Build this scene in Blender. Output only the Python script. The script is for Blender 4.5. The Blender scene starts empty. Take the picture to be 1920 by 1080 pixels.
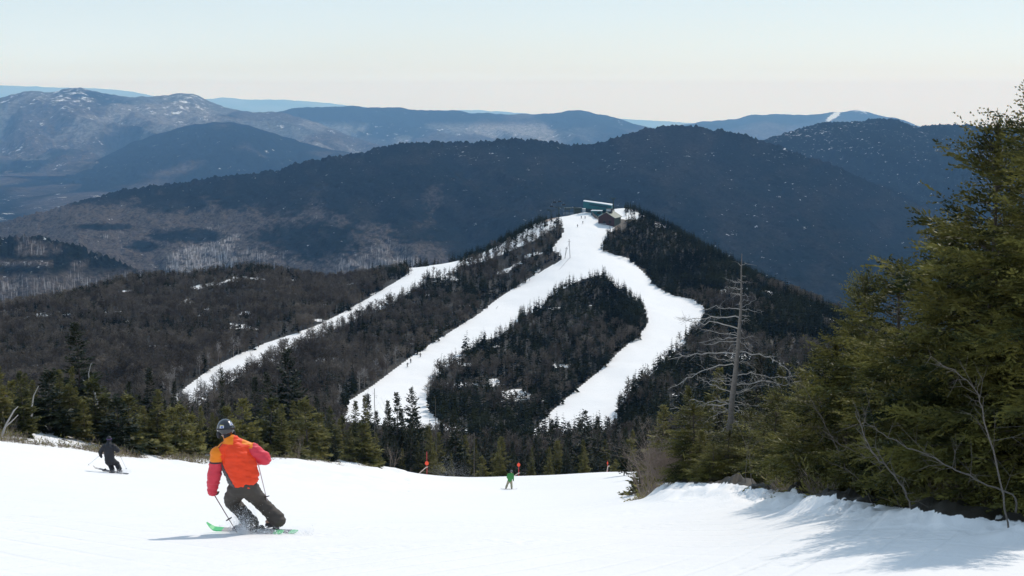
import bpy, math, random
import numpy as np
from mathutils import Vector, Matrix

# ------------------------------------------------------------------ camera, sky, sun, exposure
SC = bpy.context.scene
PITCH = math.radians(7.88)
FPX = 2637.0                      # focal length in photograph pixels (1920 wide)
SUN_AZ, SUN_EL = math.radians(33), math.radians(44)

cam_data = bpy.data.cameras.new('camera')
cam_data.sensor_width = 36.0
cam_data.lens = 36.0 * FPX / 1920.0
cam_data.clip_start = 0.1
cam_data.clip_end = 200000.0
cam = bpy.data.objects.new('camera', cam_data)
SC.collection.objects.link(cam)
cam.location = (0, 0, 0)
cam.rotation_euler = (math.pi / 2 - PITCH, 0, 0)
SC.camera = cam

world = bpy.data.worlds.new('World')
SC.world = world
world.use_nodes = True
wn, wl = world.node_tree.nodes, world.node_tree.links
wn.clear()
w_out = wn.new('ShaderNodeOutputWorld')
w_bg = wn.new('ShaderNodeBackground')
w_bg.inputs['Strength'].default_value = 0.11
sky = wn.new('ShaderNodeTexSky')
sky.sky_type = 'NISHITA'
sky.sun_disc = False
sky.sun_elevation = SUN_EL
sky.sun_rotation = SUN_AZ
sky.altitude = 1200
sky.air_density = 1.0
sky.dust_density = 2.2
sky.ozone_density = 1.0
# thin high cloud that whitens the blue, wispy in long soft streaks
w_tc = wn.new('ShaderNodeTexCoord')
w_map = wn.new('ShaderNodeMapping')
w_map.inputs['Scale'].default_value = (1.2, 1.2, 9.0)
w_no = wn.new('ShaderNodeTexNoise')
w_no.inputs['Scale'].default_value = 2.2
w_no.inputs['Detail'].default_value = 6
w_rmp = wn.new('ShaderNodeMapRange')
w_rmp.inputs['From Min'].default_value = 0.3
w_rmp.inputs['From Max'].default_value = 0.75
w_rmp.inputs['To Min'].default_value = 0.66
w_rmp.inputs['To Max'].default_value = 0.9
w_mix = wn.new('ShaderNodeMix')
w_mix.data_type = 'RGBA'
w_sep = wn.new('ShaderNodeSeparateXYZ')
w_el = wn.new('ShaderNodeMapRange')          # the veil of cloud is thicker and whiter low down
w_el.inputs['From Min'].default_value = 0.0
w_el.inputs['From Max'].default_value = 0.16
w_hor = wn.new('ShaderNodeMix')
w_hor.data_type = 'RGBA'
w_hor.inputs[6].default_value = (9.8, 11.3, 11.7, 1)
w_hor.inputs[7].default_value = (5.4, 7.3, 9.3, 1)
wl.new(w_tc.outputs['Generated'], w_sep.inputs['Vector'])
wl.new(w_sep.outputs['Z'], w_el.inputs['Value'])
wl.new(w_el.outputs['Result'], w_hor.inputs[0])
wl.new(w_hor.outputs[2], w_mix.inputs[7])
w_max = wn.new('ShaderNodeMath')             # the sky goes on below eye level, as it does from a mountain top
w_max.operation = 'MAXIMUM'
w_max.inputs[1].default_value = 0.004
w_cmb = wn.new('ShaderNodeCombineXYZ')
wl.new(w_sep.outputs['X'], w_cmb.inputs['X'])
wl.new(w_sep.outputs['Y'], w_cmb.inputs['Y'])
wl.new(w_sep.outputs['Z'], w_max.inputs[0])
wl.new(w_max.outputs[0], w_cmb.inputs['Z'])
wl.new(w_cmb.outputs['Vector'], sky.inputs['Vector'])
wl.new(w_tc.outputs['Generated'], w_map.inputs['Vector'])
wl.new(w_map.outputs['Vector'], w_no.inputs['Vector'])
wl.new(w_no.outputs['Fac'], w_rmp.inputs['Value'])
wl.new(w_rmp.outputs['Result'], w_mix.inputs[0])
wl.new(sky.outputs['Color'], w_mix.inputs[6])
wl.new(w_mix.outputs[2], w_bg.inputs['Color'])
wl.new(w_bg.outputs['Background'], w_out.inputs['Surface'])

sun_data = bpy.data.lights.new('sun', 'SUN')
sun_data.energy = 3.5
sun_data.angle = math.radians(0.53)
sun_data.color = (1.0, 0.92, 0.82)
sun = bpy.data.objects.new('sun', sun_data)
SC.collection.objects.link(sun)
sun_vec = Vector((math.sin(SUN_AZ) * math.cos(SUN_EL), math.cos(SUN_AZ) * math.cos(SUN_EL), math.sin(SUN_EL)))
sun.rotation_euler = sun_vec.to_track_quat('Z', 'Y').to_euler()
sun.location = (0, 0, 60)

SC.view_settings.view_transform = 'Standard'
SC.view_settings.look = 'None'
SC.view_settings.exposure = -0.24
SC.view_settings.gamma = 1.0
SC.cycles.use_denoising = True
SC.cycles.max_bounces = 6
SC.cycles.diffuse_bounces = 3
SC.cycles.glossy_bounces = 2
SC.cycles.transmission_bounces = 3
SC.cycles.volume_bounces = 2
SC.cycles.use_adaptive_sampling = False

# ------------------------------------------------------------------ helpers
CP, SP = math.cos(PITCH), math.sin(PITCH)

def P(px, py, Y):
    """the point seen at photo pixel (px, py) at depth Y ahead"""
    px = np.asarray(px, float); py = np.asarray(py, float); Y = np.asarray(Y, float)
    u = (px - 960) / FPX; v = (540 - py) / FPX
    dy = CP + v * SP
    dz = -SP + v * CP
    s = Y / dy
    return np.stack(np.broadcast_arrays(u * s, Y, dz * s), -1)

def proj(p):
    p = np.asarray(p, float)
    f = p[..., 1] * CP - p[..., 2] * SP
    up = p[..., 1] * SP + p[..., 2] * CP
    return 960 + FPX * p[..., 0] / f, 540 - FPX * up / f

def _h(ix, iy, seed):
    n = (ix.astype(np.int64) * 374761393 + iy.astype(np.int64) * 668265263 + seed * 1442695041) & 0xffffffff
    n = ((n ^ (n >> 13)) * 1274126177) & 0xffffffff
    n = n ^ (n >> 16)
    return (n & 0xffffff) / float(0xffffff)

def vnoise(x, y, seed=0):
    x = np.asarray(x, float); y = np.asarray(y, float)
    ix, iy = np.floor(x), np.floor(y)
    fx, fy = x - ix, y - iy
    fx = fx * fx * fx * (fx * (fx * 6 - 15) + 10); fy = fy * fy * fy * (fy * (fy * 6 - 15) + 10)
    a = _h(ix, iy, seed); b = _h(ix + 1, iy, seed); c = _h(ix, iy + 1, seed); d = _h(ix + 1, iy + 1, seed)
    return (a * (1 - fx) + b * fx) * (1 - fy) + (c * (1 - fx) + d * fx) * fy

def fbm(x, y, seed=0, octs=5, gain=0.5):
    s = 0; a = 1.0; t = 0
    x = np.asarray(x, float); y = np.asarray(y, float)
    for k in range(octs):
        s = s + a * (vnoise(x, y, seed + k * 17) * 2 - 1)
        t += a; a *= gain
        x, y = x * 2.03 + 13.7, y * 2.03 + 7.1
    return s / t

def sstep(a, b, x):
    t = np.clip((np.asarray(x, float) - a) / (b - a), 0, 1)
    return t * t * (3 - 2 * t)

# ---- materials
def mat_new(name):
    m = bpy.data.materials.new(name); m.use_nodes = True
    nt = m.node_tree; nt.nodes.clear()
    out = nt.nodes.new('ShaderNodeOutputMaterial')
    return m, nt, out

def N(nt, typ, **kw):
    n = nt.nodes.new(typ)
    for k, v in kw.items():
        if k in n.inputs.keys() if isinstance(k, str) else False: n.inputs[k].default_value = v
        else: setattr(n, k, v)
    return n

def solid(name, col, rough=0.6, metal=0.0, var=0.12, scale=8.0, bump=0.0, bscale=30.0, spec=0.4, coords='Object', coat=0.0):
    """a surface colour that varies a little, with an optional fine bump"""
    m, nt, out = mat_new(name)
    b = N(nt, 'ShaderNodeBsdfPrincipled'); L = nt.links.new
    b.inputs['Roughness'].default_value = rough; b.inputs['Metallic'].default_value = metal
    b.inputs['Specular IOR Level'].default_value = spec
    b.inputs['Coat Weight'].default_value = coat
    tc = N(nt, 'ShaderNodeTexCoord')
    no = N(nt, 'ShaderNodeTexNoise'); no.inputs['Scale'].default_value = scale; no.inputs['Detail'].default_value = 4
    L(tc.outputs[coords], no.inputs['Vector'])
    mx = N(nt, 'ShaderNodeMix', data_type='RGBA')
    mx.inputs[6].default_value = (*[max(0, c * (1 - var)) for c in col], 1)
    mx.inputs[7].default_value = (*[min(1, c * (1 + var)) for c in col], 1)
    L(no.outputs['Fac'], mx.inputs[0]); L(mx.outputs[2], b.inputs['Base Color'])
    if bump:
        n2 = N(nt, 'ShaderNodeTexNoise'); n2.inputs['Scale'].default_value = bscale; n2.inputs['Detail'].default_value = 4
        L(tc.outputs[coords], n2.inputs['Vector'])
        bp = N(nt, 'ShaderNodeBump'); bp.inputs['Strength'].default_value = 0.6; bp.inputs['Distance'].default_value = bump
        L(n2.outputs['Fac'], bp.inputs['Height']); L(bp.outputs['Normal'], b.inputs['Normal'])
    L(b.outputs['BSDF'], out.inputs['Surface'])
    return m

def foliage(name, dark, light, scale=2.5, transl=0.25, rnd=0.5, spec=0.2):
    m, nt, out = mat_new(name); L = nt.links.new
    tc = N(nt, 'ShaderNodeTexCoord')
    no = N(nt, 'ShaderNodeTexNoise'); no.inputs['Scale'].default_value = scale; no.inputs['Detail'].default_value = 4
    L(tc.outputs['Object'], no.inputs['Vector'])
    oi = N(nt, 'ShaderNodeObjectInfo')
    mr = N(nt, 'ShaderNodeMapRange'); mr.inputs['From Min'].default_value = 0.36; mr.inputs['From Max'].default_value = 0.66
    L(no.outputs['Fac'], mr.inputs['Value'])
    ad = N(nt, 'ShaderNodeMath', operation='MULTIPLY_ADD'); ad.inputs[1].default_value = rnd; ad.inputs[2].default_value = -rnd * 0.5
    L(oi.outputs['Random'], ad.inputs[0])
    sm = N(nt, 'ShaderNodeMath', operation='ADD', use_clamp=True)
    L(mr.outputs['Result'], sm.inputs[0]); L(ad.outputs[0], sm.inputs[1])
    mx = N(nt, 'ShaderNodeMix', data_type='RGBA')
    mx.inputs[6].default_value = (*dark, 1); mx.inputs[7].default_value = (*light, 1)
    L(sm.outputs[0], mx.inputs[0])
    b = N(nt, 'ShaderNodeBsdfPrincipled'); b.inputs['Roughness'].default_value = 0.55; b.inputs['Specular IOR Level'].default_value = spec
    t = N(nt, 'ShaderNodeBsdfTranslucent')
    L(mx.outputs[2], b.inputs['Base Color']); L(mx.outputs[2], t.inputs['Color'])
    ms = N(nt, 'ShaderNodeMixShader'); ms.inputs[0].default_value = transl
    L(b.outputs['BSDF'], ms.inputs[1]); L(t.outputs['BSDF'], ms.inputs[2]); L(ms.outputs[0], out.inputs['Surface'])
    return m

# ---- meshes
def make_mesh(name, V, F, mats, mi=None, smooth=False):
    V = np.asarray(V, np.float32); F = np.asarray(F, np.int32)
    me = bpy.data.meshes.new(name)
    nf, k = F.shape
    me.vertices.add(len(V)); me.vertices.foreach_set('co', V.ravel())
    me.loops.add(nf * k); me.loops.foreach_set('vertex_index', F.ravel())
    me.polygons.add(nf)
    me.polygons.foreach_set('loop_start', np.arange(0, nf * k, k, dtype=np.int32))
    me.polygons.foreach_set('loop_total', np.full(nf, k, np.int32))
    if mi is not None: me.polygons.foreach_set('material_index', np.asarray(mi, np.int32))
    me.polygons.foreach_set('use_smooth', np.full(nf, bool(smooth)))
    for m in (mats if isinstance(mats, (list, tuple)) else [mats]): me.materials.append(m)
    me.update(calc_edges=True); me.validate()
    return me

def link(name, me, parent=None, loc=None, rot=None):
    o = bpy.data.objects.new(name, me); SC.collection.objects.link(o)
    if parent is not None: o.parent = parent
    if loc is not None: o.location = tuple(float(c) for c in loc)
    if rot is not None: o.rotation_euler = rot
    return o

def tag(o, label=None, cat=None, group=None, kind=None):
    if label: o['label'] = label
    if cat: o['category'] = cat
    if group: o['group'] = group
    if kind: o['kind'] = kind
    return o

def empty(name, loc, rz=0.0):
    o = bpy.data.objects.new(name, None); SC.collection.objects.link(o)
    o.empty_display_size = 0.3
    o.location = tuple(float(c) for c in loc); o.rotation_euler = (0, 0, rz)
    return o

class G:
    """collects triangles"""
    def __init__(s): s.V = []; s.F = []; s.M = []; s.n = 0
    def add(s, V, F, m=0):
        V = np.asarray(V, float).reshape(-1, 3); F = np.asarray(F, int)
        if F.shape[1] == 4: F = np.concatenate([F[:, [0, 1, 2]], F[:, [0, 2, 3]]])
        s.V.append(V); s.F.append(F + s.n); s.M.append(np.full(len(F), m)); s.n += len(V)
        return s
    def box(s, c, size, m=0, rz=0.0, R=None):
        x, y, z = [d / 2 for d in size]
        V = np.array([[i, j, k] for i in (-x, x) for j in (-y, y) for k in (-z, z)])
        F = [[0, 1, 3, 2], [4, 6, 7, 5], [0, 4, 5, 1], [2, 3, 7, 6], [0, 2, 6, 4], [1, 5, 7, 3]]
        if R is None:
            ca, sa = math.cos(rz), math.sin(rz); R = np.array([[ca, -sa, 0], [sa, ca, 0], [0, 0, 1]])
        return s.add(V @ np.asarray(R).T + np.asarray(c, float), F, m)
    def tube(s, pts, rad, n=6, m=0, cap=True):
        pts = np.asarray(pts, float); k = len(pts)
        rad = np.broadcast_to(np.asarray(rad, float), (k,))
        T = np.gradient(pts, axis=0); T /= np.linalg.norm(T, axis=1)[:, None] + 1e-9
        ref = np.array([0, 0, 1.0]) if abs(T[0, 2]) < 0.9 else np.array([1.0, 0, 0])
        A = np.cross(T, ref); A /= np.linalg.norm(A, axis=1)[:, None] + 1e-9
        B = np.cross(T, A)
        a = np.arange(n) * 2 * math.pi / n
        V = pts[:, None] + rad[:, None, None] * (A[:, None] * np.cos(a)[None, :, None] + B[:, None] * np.sin(a)[None, :, None])
        V = V.reshape(-1, 3)
        i = np.arange(k - 1)[:, None] * n + np.arange(n)[None]
        j = np.arange(k - 1)[:, None] * n + (np.arange(n)[None] + 1) % n
        F = np.stack([i, j, j + n, i + n], -1).reshape(-1, 4)
        s.add(V, F, m)
        if cap:
            for e, o in ((0, 0), (k - 1, (k - 1) * n)):
                VV = np.vstack([V[o:o + n], pts[e]])
                s.add(VV, [[q, (q + 1) % n, n] for q in range(n)], m)
        return s
    def ball(s, c, r, m=0, nu=12, nv=8, R=None):
        r = np.broadcast_to(np.asarray(r, float), (3,))
        th = np.linspace(0, math.pi, nv + 1); ph = np.arange(nu) * 2 * math.pi / nu
        V = np.stack([np.sin(th)[:, None] * np.cos(ph), np.sin(th)[:, None] * np.sin(ph), np.cos(th)[:, None] * np.ones(nu)], -1) * r
        V = V.reshape(-1, 3)
        if R is not None: V = V @ np.asarray(R).T
        i = np.arange(nv)[:, None] * nu + np.arange(nu)[None]; j = np.arange(nv)[:, None] * nu + (np.arange(nu)[None] + 1) % nu
        return s.add(V + np.asarray(c, float), np.stack([i, i + nu, j + nu, j], -1).reshape(-1, 4), m)
    def capsule(s, a, ra, b, rb, m=0, n=14):
        a = np.asarray(a, float); b = np.asarray(b, float)
        s.ball(a, ra, m, n, 8); s.ball(b, rb, m, n, 8)
        return s.tube([a, b], [ra, rb], n, m)
    def arrays(s): return np.concatenate(s.V), np.concatenate(s.F), np.concatenate(s.M)
    def build(s, name, mats, parent=None, smooth=False, loc=None):
        V, F, M = s.arrays()
        return link(name, make_mesh(name, V, F, mats, M, smooth), parent, loc)

def grid_faces(nr, nc):
    i = np.arange(nr - 1)[:, None] * nc + np.arange(nc - 1)[None]
    return np.stack([i, i + 1, i + nc + 1, i + nc], -1).reshape(-1, 4)

def in_poly(px, py, poly):
    px = np.asarray(px, float); py = np.asarray(py, float)
    r = np.zeros(px.shape, bool); n = len(poly)
    for k in range(n):
        x0, y0 = poly[k]; x1, y1 = poly[(k + 1) % n]
        if y0 == y1: continue
        c = ((y0 > py) != (y1 > py)) & (px < (x1 - x0) * (py - y0) / (y1 - y0) + x0)
        r ^= c
    return r
# ------------------------------------------------------------------ the ground: ski slope, saddle and ski hill
CTRL = [
 # px, py, depth : near slope
 (-900,1090,12),(0,1102,12),(960,1107,12),(1500,1098,12),(1920,1066,12),(2500,1030,12),(3200,1010,12),
 (470,1003,18.9),(960,1003,18.9),(1400,995,18.5),(0,1000,18.9),(-700,985,19),
 (1920,1012,14.2),(1920,985,18),(1920,960,26),(2500,965,16),(2500,930,26),(1760,985,15.6),
 (1700,972,16.7),(1600,952,18.5),(1540,951,20),(1400,936,26),(1350,927,29),(1290,925,32),(1220,930,36),
 (1700,952,22),(1540,925,28),(1400,905,38),(1290,905,45),(1500,1012,15.6),(1190,945,37),
 (1180,920,60),(1180,905,90),
 (210,888,60),(210,932,34),(-300,900,45),(470,944,35),(470,902,60),(960,960,40),(960,940,60),(955,918,114),(700,915,80),
 (-300,815,66),(0,831,68),(200,853,76),(400,869,90),(560,866,105),(700,879,122),(800,890,136),(960,893,145),(1140,886,145),(1190,885,140),
 (-300,770,90),(0,792,85),(150,815,92),(250,838,98),(400,852,110),(560,852,125),(700,872,138),
 (-300,830,160),(0,835,160),(400,872,170),(700,905,172),(960,935,180),(1190,925,180),(1400,880,150),(1900,850,120),(2500,830,120),
 (-300,860,260),(0,860,260),(500,880,260),(960,900,260),(1400,870,260),(1900,830,260),(2500,810,260),
 # saddle foot of the hill
 (-300,785,420),(0,775,420),(340,752,430),(680,765,430),(830,800,410),(1000,812,410),(1150,805,410),(1300,780,410),(1500,740,420),(1800,740,420),(2400,740,430),
 (960,700,515),(960,600,635),(960,520,750),(1200,600,620),(1200,525,715),(1100,450,800),(1090,415,845),
 (600,640,570),(300,650,560),(0,670,560),(-300,700,560),(0,615,680),(300,570,710),(600,550,750),
 (1400,600,620),(1500,650,570),(1300,560,680),(1250,490,780),(1180,420,850),
 # crest
 (-300,645,720),(0,585,770),(250,525,800),(480,507,830),(740,510,850),(860,490,855),(960,447,862),(1010,414,864),(1090,396,876),(1180,386,884),
 (1260,425,855),(1340,475,815),(1400,513,785),(1500,566,745),(1600,612,700),(1800,690,650),(2400,760,620),
 # beyond the crest the ground falls away
 (-300,720,820),(0,680,870),(250,620,900),(480,600,930),(740,590,950),(860,570,950),(960,530,950),(1090,475,960),(1180,470,965),
 (1260,510,950),(1340,560,920),(1400,600,890),(1500,660,840),(1600,700,800),(1800,780,750),(2400,850,720),
 (-300,900,1150),(480,850,1150),(960,800,1150),(1400,850,1150),(1800,900,1150),(2400,950,1150),
]
_c = np.array(CTRL, float)
_cu, _cw = _c[:, 0] / 620.0, np.log(_c[:, 2]) * 1.55
def _kern(r2): return np.where(r2 > 0, 0.5 * r2 * np.log(np.maximum(r2, 1e-12)), 0)
def _fit():
    n = len(_c)
    r2 = (_cu[:, None] - _cu) ** 2 + (_cw[:, None] - _cw) ** 2
    K = _kern(r2) + np.eye(n) * 0.002
    Q = np.stack([np.ones(n), _cu, _cw], 1)
    A = np.block([[K, Q], [Q.T, np.zeros((3, 3))]])
    return np.linalg.solve(A, np.concatenate([_c[:, 1], np.zeros(3)]))
_w = _fit()
def _py_raw(px, Y):
    px = np.asarray(px, float).ravel(); Y = np.asarray(Y, float).ravel()
    out = np.empty(len(px))
    for s in range(0, len(px), 20000):
        u, w = px[s:s + 20000] / 620.0, np.log(Y[s:s + 20000]) * 1.55
        k = _kern((u[:, None] - _cu) ** 2 + (w[:, None] - _cw) ** 2)
        out[s:s + 20000] = k @ _w[:-3] + _w[-3] + _w[-2] * u + _w[-1] * w
    return out
_GY = np.exp(np.linspace(math.log(12), math.log(1200), 300)); _GX = np.linspace(-1400, 3400, 300)
_gx, _gy = np.meshgrid(_GX, _GY)
_GP = _py_raw(_gx, _gy).reshape(_gx.shape)

def ground_py(px, Y):
    """photo row of the ground at column px and depth Y (Y >= 12)"""
    a = (np.clip(px, -1399, 3399) + 1400) / 4800 * 299
    b = (np.log(np.clip(Y, 12, 1199)) - math.log(12)) / math.log(100) * 299
    i, j = np.floor(a).astype(int), np.floor(b).astype(int); i = np.minimum(i, 298); j = np.minimum(j, 298)
    fa, fb = a - i, b - j
    return (_GP[j, i] * (1 - fa) + _GP[j, i + 1] * fa) * (1 - fb) + (_GP[j + 1, i] * (1 - fa) + _GP[j + 1, i + 1] * fa) * fb

def zground(x, y):
    x = np.asarray(x, float); y = np.asarray(y, float)
    x, y = np.broadcast_arrays(x, y)
    yy = np.clip(y, 12, 1199)
    px = np.full(x.shape, 960.0) + FPX * x / yy
    for _ in range(3):                      # column depends a little on the height
        py = ground_py(px, yy)
        v = (540 - py) / FPX; dy = CP + v * SP
        px = 960 + FPX * x / yy * dy
    z = P(px, py, yy)[..., 2]
    near = -1.65 + (z + 1.65) * np.clip(y, -60, 12) / 12
    z = np.where(y < 12, near, z)
    # snow banks and small lumps along the tree edge on the right
    pxr, pyr = px, py
    edge = np.exp(-((pyr - (925 + np.clip(pxr - 1350, 0, 600) * 0.135)) / 16.0) ** 2) * sstep(1200, 1260, pxr) * (y < 60)
    z = z + edge * (0.12 + 0.42 * np.clip(fbm(x * 0.9, y * 0.9, 5, 4) + 0.12, -0.1, 1)) + edge * 0.15 * fbm(x * 4, y * 5, 8, 3)
    z = z + 0.03 * fbm(x * 0.35, y * 0.35, 3, 3) * (y < 200)
    lb = sstep(0, 12, y - 70) * (y < 150) * (pxr < 760)
    z = z + 0.35 * lb * fbm(x * 0.35, y * 0.35, 21, 4)
    z = z + sstep(380, 460, y) * 1.2 * fbm(x * 0.03, y * 0.03, 31, 4)
    return z

def ground_at(px, py, y0=13, y1=900):
    """first ground point seen at this photo pixel"""
    Y = np.exp(np.linspace(math.log(y0), math.log(y1), 1500))
    g = ground_py(np.full(Y.shape, float(px)), Y)
    k = np.where(g <= py)[0]
    k = k[0] if len(k) else int(np.argmin(np.abs(g - py)))
    p = P(px, g[k], Y[k])
    return np.array([p[0], p[1], float(zground(p[0], p[1]))])

def on_ground(px, Y):
    g = float(ground_py(np.array([float(px)]), np.array([float(Y)]))[0])
    p = P(px, g, Y)
    return np.array([p[0], p[1], float(zground(p[0], p[1]))])

# ---- snow and ground cover masks, drawn on the hill's own surface
TRAILS = [
 # left trail
 [(768,502),(800,499),(850,490),(872,487),(868,497),(836,512),(800,522),(785,538),(752,558),(708,584),(654,608),(606,630),(566,647),(524,664),(484,690),(436,713),(402,736),(370,762),
  (315,765),(332,740),(360,718),(395,692),(440,668),(500,643),(560,623),(600,608),(640,588),(690,560),(735,533),(768,512)],
 # middle trail and junction below the summit buildings
 [(1030,412),(1045,398),(1075,393),(1105,395),(1122,408),(1150,420),(1152,432),(1140,440),(1132,452),(1130,468),(1150,477),(1178,484),(1203,508),(1232,538),(1262,554),(1300,562),(1322,578),
  (1312,612),(1292,634),(1264,664),(1238,686),(1204,716),(1176,746),(1158,770),(1148,810),
  (995,818),(1010,795),(1050,757),(1082,730),(1122,698),(1152,668),(1182,642),(1205,622),(1216,603),(1214,592),(1200,574),(1180,556),(1156,540),(1146,528),(1128,515),
  (1092,524),(1062,538),(1026,558),(1014,578),(978,596),(962,612),(932,632),(902,640),(884,655),(864,675),(834,690),(814,708),(803,730),(800,750),(806,772),(834,797),(880,805),(860,830),(640,830),
  (655,752),(700,723),(740,693),(780,663),(820,638),(860,613),(900,588),(930,563),(960,543),(1000,518),(1030,501),(1056,486),(1050,474),(1036,468),(1044,456),(1056,442),(1058,428),(1048,416)],
]
GLADES = [[(1150,380),(1218,384),(1225,402),(1190,412),(1150,410)], [(1226,416),(1262,418),(1262,427),(1228,427)],
          [(905,470),(960,455),(1030,415),(1045,425),(1000,452),(940,476),(880,492)]]
def trail_mask(px, py):
    m = np.zeros(np.shape(px), bool)
    for t in TRAILS: m |= in_poly(px, py, t)
    return m

def make_snow(name, near):
    m, nt, out = mat_new(name); L = nt.links.new
    b = N(nt, 'ShaderNodeBsdfPrincipled'); b.inputs['Roughness'].default_value = 0.6; b.inputs['Specular IOR Level'].default_value = 0.2
    tc = N(nt, 'ShaderNodeTexCoord')
    at = N(nt, 'ShaderNodeAttribute', attribute_name='cover')
    n1 = N(nt, 'ShaderNodeTexNoise'); n1.inputs['Scale'].default_value = 0.55 if not near else 1.1; n1.inputs['Detail'].default_value = 8; n1.inputs['Roughness'].default_value = 0.7
    L(tc.outputs['Object'], n1.inputs['Vector'])
    snow = N(nt, 'ShaderNodeMix', data_type='RGBA'); snow.inputs[6].default_value = (0.775, 0.768, 0.768, 1); snow.inputs[7].default_value = (0.885, 0.866, 0.852, 1)
    L(n1.outputs['Fac'], snow.inputs[0])
    brush = N(nt, 'ShaderNodeMix', data_type='RGBA'); brush.inputs[6].default_value = (0.010, 0.009, 0.006, 1); brush.inputs[7].default_value = (0.038, 0.032, 0.024, 1)
    L(n1.outputs['Fac'], brush.inputs[0])
    # cover: 0 snow, 1 forest floor with litter and snow in patches
    th = N(nt, 'ShaderNodeMath', operation='MULTIPLY_ADD'); th.inputs[1].default_value = 1.0; th.inputs[2].default_value = -0.5
    L(at.outputs['Fac'], th.inputs[0])
    sm = N(nt, 'ShaderNodeMath', operation='ADD'); L(th.outputs[0], sm.inputs[0]); L(n1.outputs['Fac'], sm.inputs[1])
    st = N(nt, 'ShaderNodeMapRange'); st.inputs['From Min'].default_value = 0.56; st.inputs['From Max'].default_value = 0.66
    L(sm.outputs[0], st.inputs['Value'])
    mx = N(nt, 'ShaderNodeMix', data_type='RGBA')
    L(st.outputs['Result'], mx.inputs[0]); L(snow.outputs[2], mx.inputs[6]); L(brush.outputs[2], mx.inputs[7])
    # bare earth near the summit lift
    ea = N(nt, 'ShaderNodeAttribute', attribute_name='earth')
    mx2 = N(nt, 'ShaderNodeMix', data_type='RGBA'); mx2.inputs[7].default_value = (0.30, 0.21, 0.15, 1)
    L(ea.outputs['Fac'], mx2.inputs[0]); L(mx.outputs[2], mx2.inputs[6])
    L(mx2.outputs[2], b.inputs['Base Color'])
    n2 = N(nt, 'ShaderNodeTexNoise'); n2.inputs['Scale'].default_value = 9.0 if near else 1.2; n2.inputs['Detail'].default_value = 8; n2.inputs['Roughness'].default_value = 0.65
    mp = N(nt, 'ShaderNodeMapping'); mp.inputs['Scale'].default_value = (1, 0.35, 1) if near else (1, 1, 1)
    L(tc.outputs['Object'], mp.inputs['Vector']); L(mp.outputs['Vector'], n2.inputs['Vector'])
    bp = N(nt, 'ShaderNodeBump'); bp.inputs['Strength'].default_value = 0.55; bp.inputs['Distance'].default_value = 0.022 if near else 0.05
    L(n2.outputs['Fac'], bp.inputs['Height'])
    last = bp
    for rot, sc, dist, amp, msk in ((0.5, 0.55, 3.0, 0.011, 0.22), (-0.7, 0.42, 4.0, 0.010, 0.17)):
        if not near: sc *= 0.35; amp *= 3
        mp2 = N(nt, 'ShaderNodeMapping'); mp2.inputs['Rotation'].default_value = (0, 0, rot); mp2.inputs['Location'].default_value = (rot * 9, 3, 0)
        wv = N(nt, 'ShaderNodeTexWave'); wv.inputs['Scale'].default_value = sc; wv.inputs['Distortion'].default_value = dist; wv.inputs['Detail'].default_value = 1.0; wv.inputs['Detail Scale'].default_value = 0.12
        L(tc.outputs['Object'], mp2.inputs['Vector']); L(mp2.outputs['Vector'], wv.inputs['Vector'])
        rr = N(nt, 'ShaderNodeMapRange'); rr.inputs['From Min'].default_value = 0.0; rr.inputs['From Max'].default_value = 0.12 if sc < 2 else 1.0     # narrow grooves
        L(wv.outputs['Fac'], rr.inputs['Value'])
        n5 = N(nt, 'ShaderNodeTexNoise'); n5.inputs['Scale'].default_value = msk; L(mp2.outputs['Vector'], n5.inputs['Vector'])
        st5 = N(nt, 'ShaderNodeMapRange'); st5.inputs['From Min'].default_value = 0.40; st5.inputs['From Max'].default_value = 0.60; L(n5.outputs['Fac'], st5.inputs['Value'])
        b5 = N(nt, 'ShaderNodeBump'); b5.inputs['Distance'].default_value = amp
        L(st5.outputs['Result'], b5.inputs['Strength']); L(rr.outputs['Result'], b5.inputs['Height']); L(last.outputs['Normal'], b5.inputs['Normal']); last = b5
    vo = N(nt, 'ShaderNodeTexVoronoi'); vo.inputs['Scale'].default_value = 7.0 if near else 0.8; vo.feature = 'SMOOTH_F1'
    L(tc.outputs['Object'], vo.inputs['Vector'])
    n6 = N(nt, 'ShaderNodeTexNoise'); n6.inputs['Scale'].default_value = 0.6 if near else 0.05; n6.inputs['Detail'].default_value = 5; L(tc.outputs['Object'], n6.inputs['Vector'])
    st6 = N(nt, 'ShaderNodeMapRange'); st6.inputs['From Min'].default_value = 0.54; st6.inputs['From Max'].default_value = 0.64; L(n6.outputs['Fac'], st6.inputs['Value'])
    b6 = N(nt, 'ShaderNodeBump', invert=True); b6.inputs['Distance'].default_value = 0.035 if near else 0.08
    L(st6.outputs['Result'], b6.inputs['Strength']); L(vo.outputs['Distance'], b6.inputs['Height']); L(last.outputs['Normal'], b6.inputs['Normal']); last = b6
    L(last.outputs['Normal'], b.inputs['Normal'])
    L(b.outputs['BSDF'], out.inputs['Surface'])
    return m

def terrain_patch(name, X, Yv, mat, cover_fn):
    """X, Yv: 2D arrays of world x, y"""
    Z = zground(X, Yv)
    V = np.stack([X, Yv, Z], -1).reshape(-1, 3)
    me = make_mesh(name, V, grid_faces(*X.shape), mat, None, True)
    qx, qy = proj(V)
    c, e = cover_fn(qx, qy, V)
    for nm, arr in (('cover', c), ('earth', e)):
        a = me.attributes.new(nm, 'FLOAT', 'POINT'); a.data.foreach_set('value', np.asarray(arr, np.float32))
    o = link(name, me)
    o['kind'] = 'structure'
    return o

M_SNOW_NEAR = make_snow('groomed_snow', True)
M_SNOW_HILL = make_snow('hill_snow', False)

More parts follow.
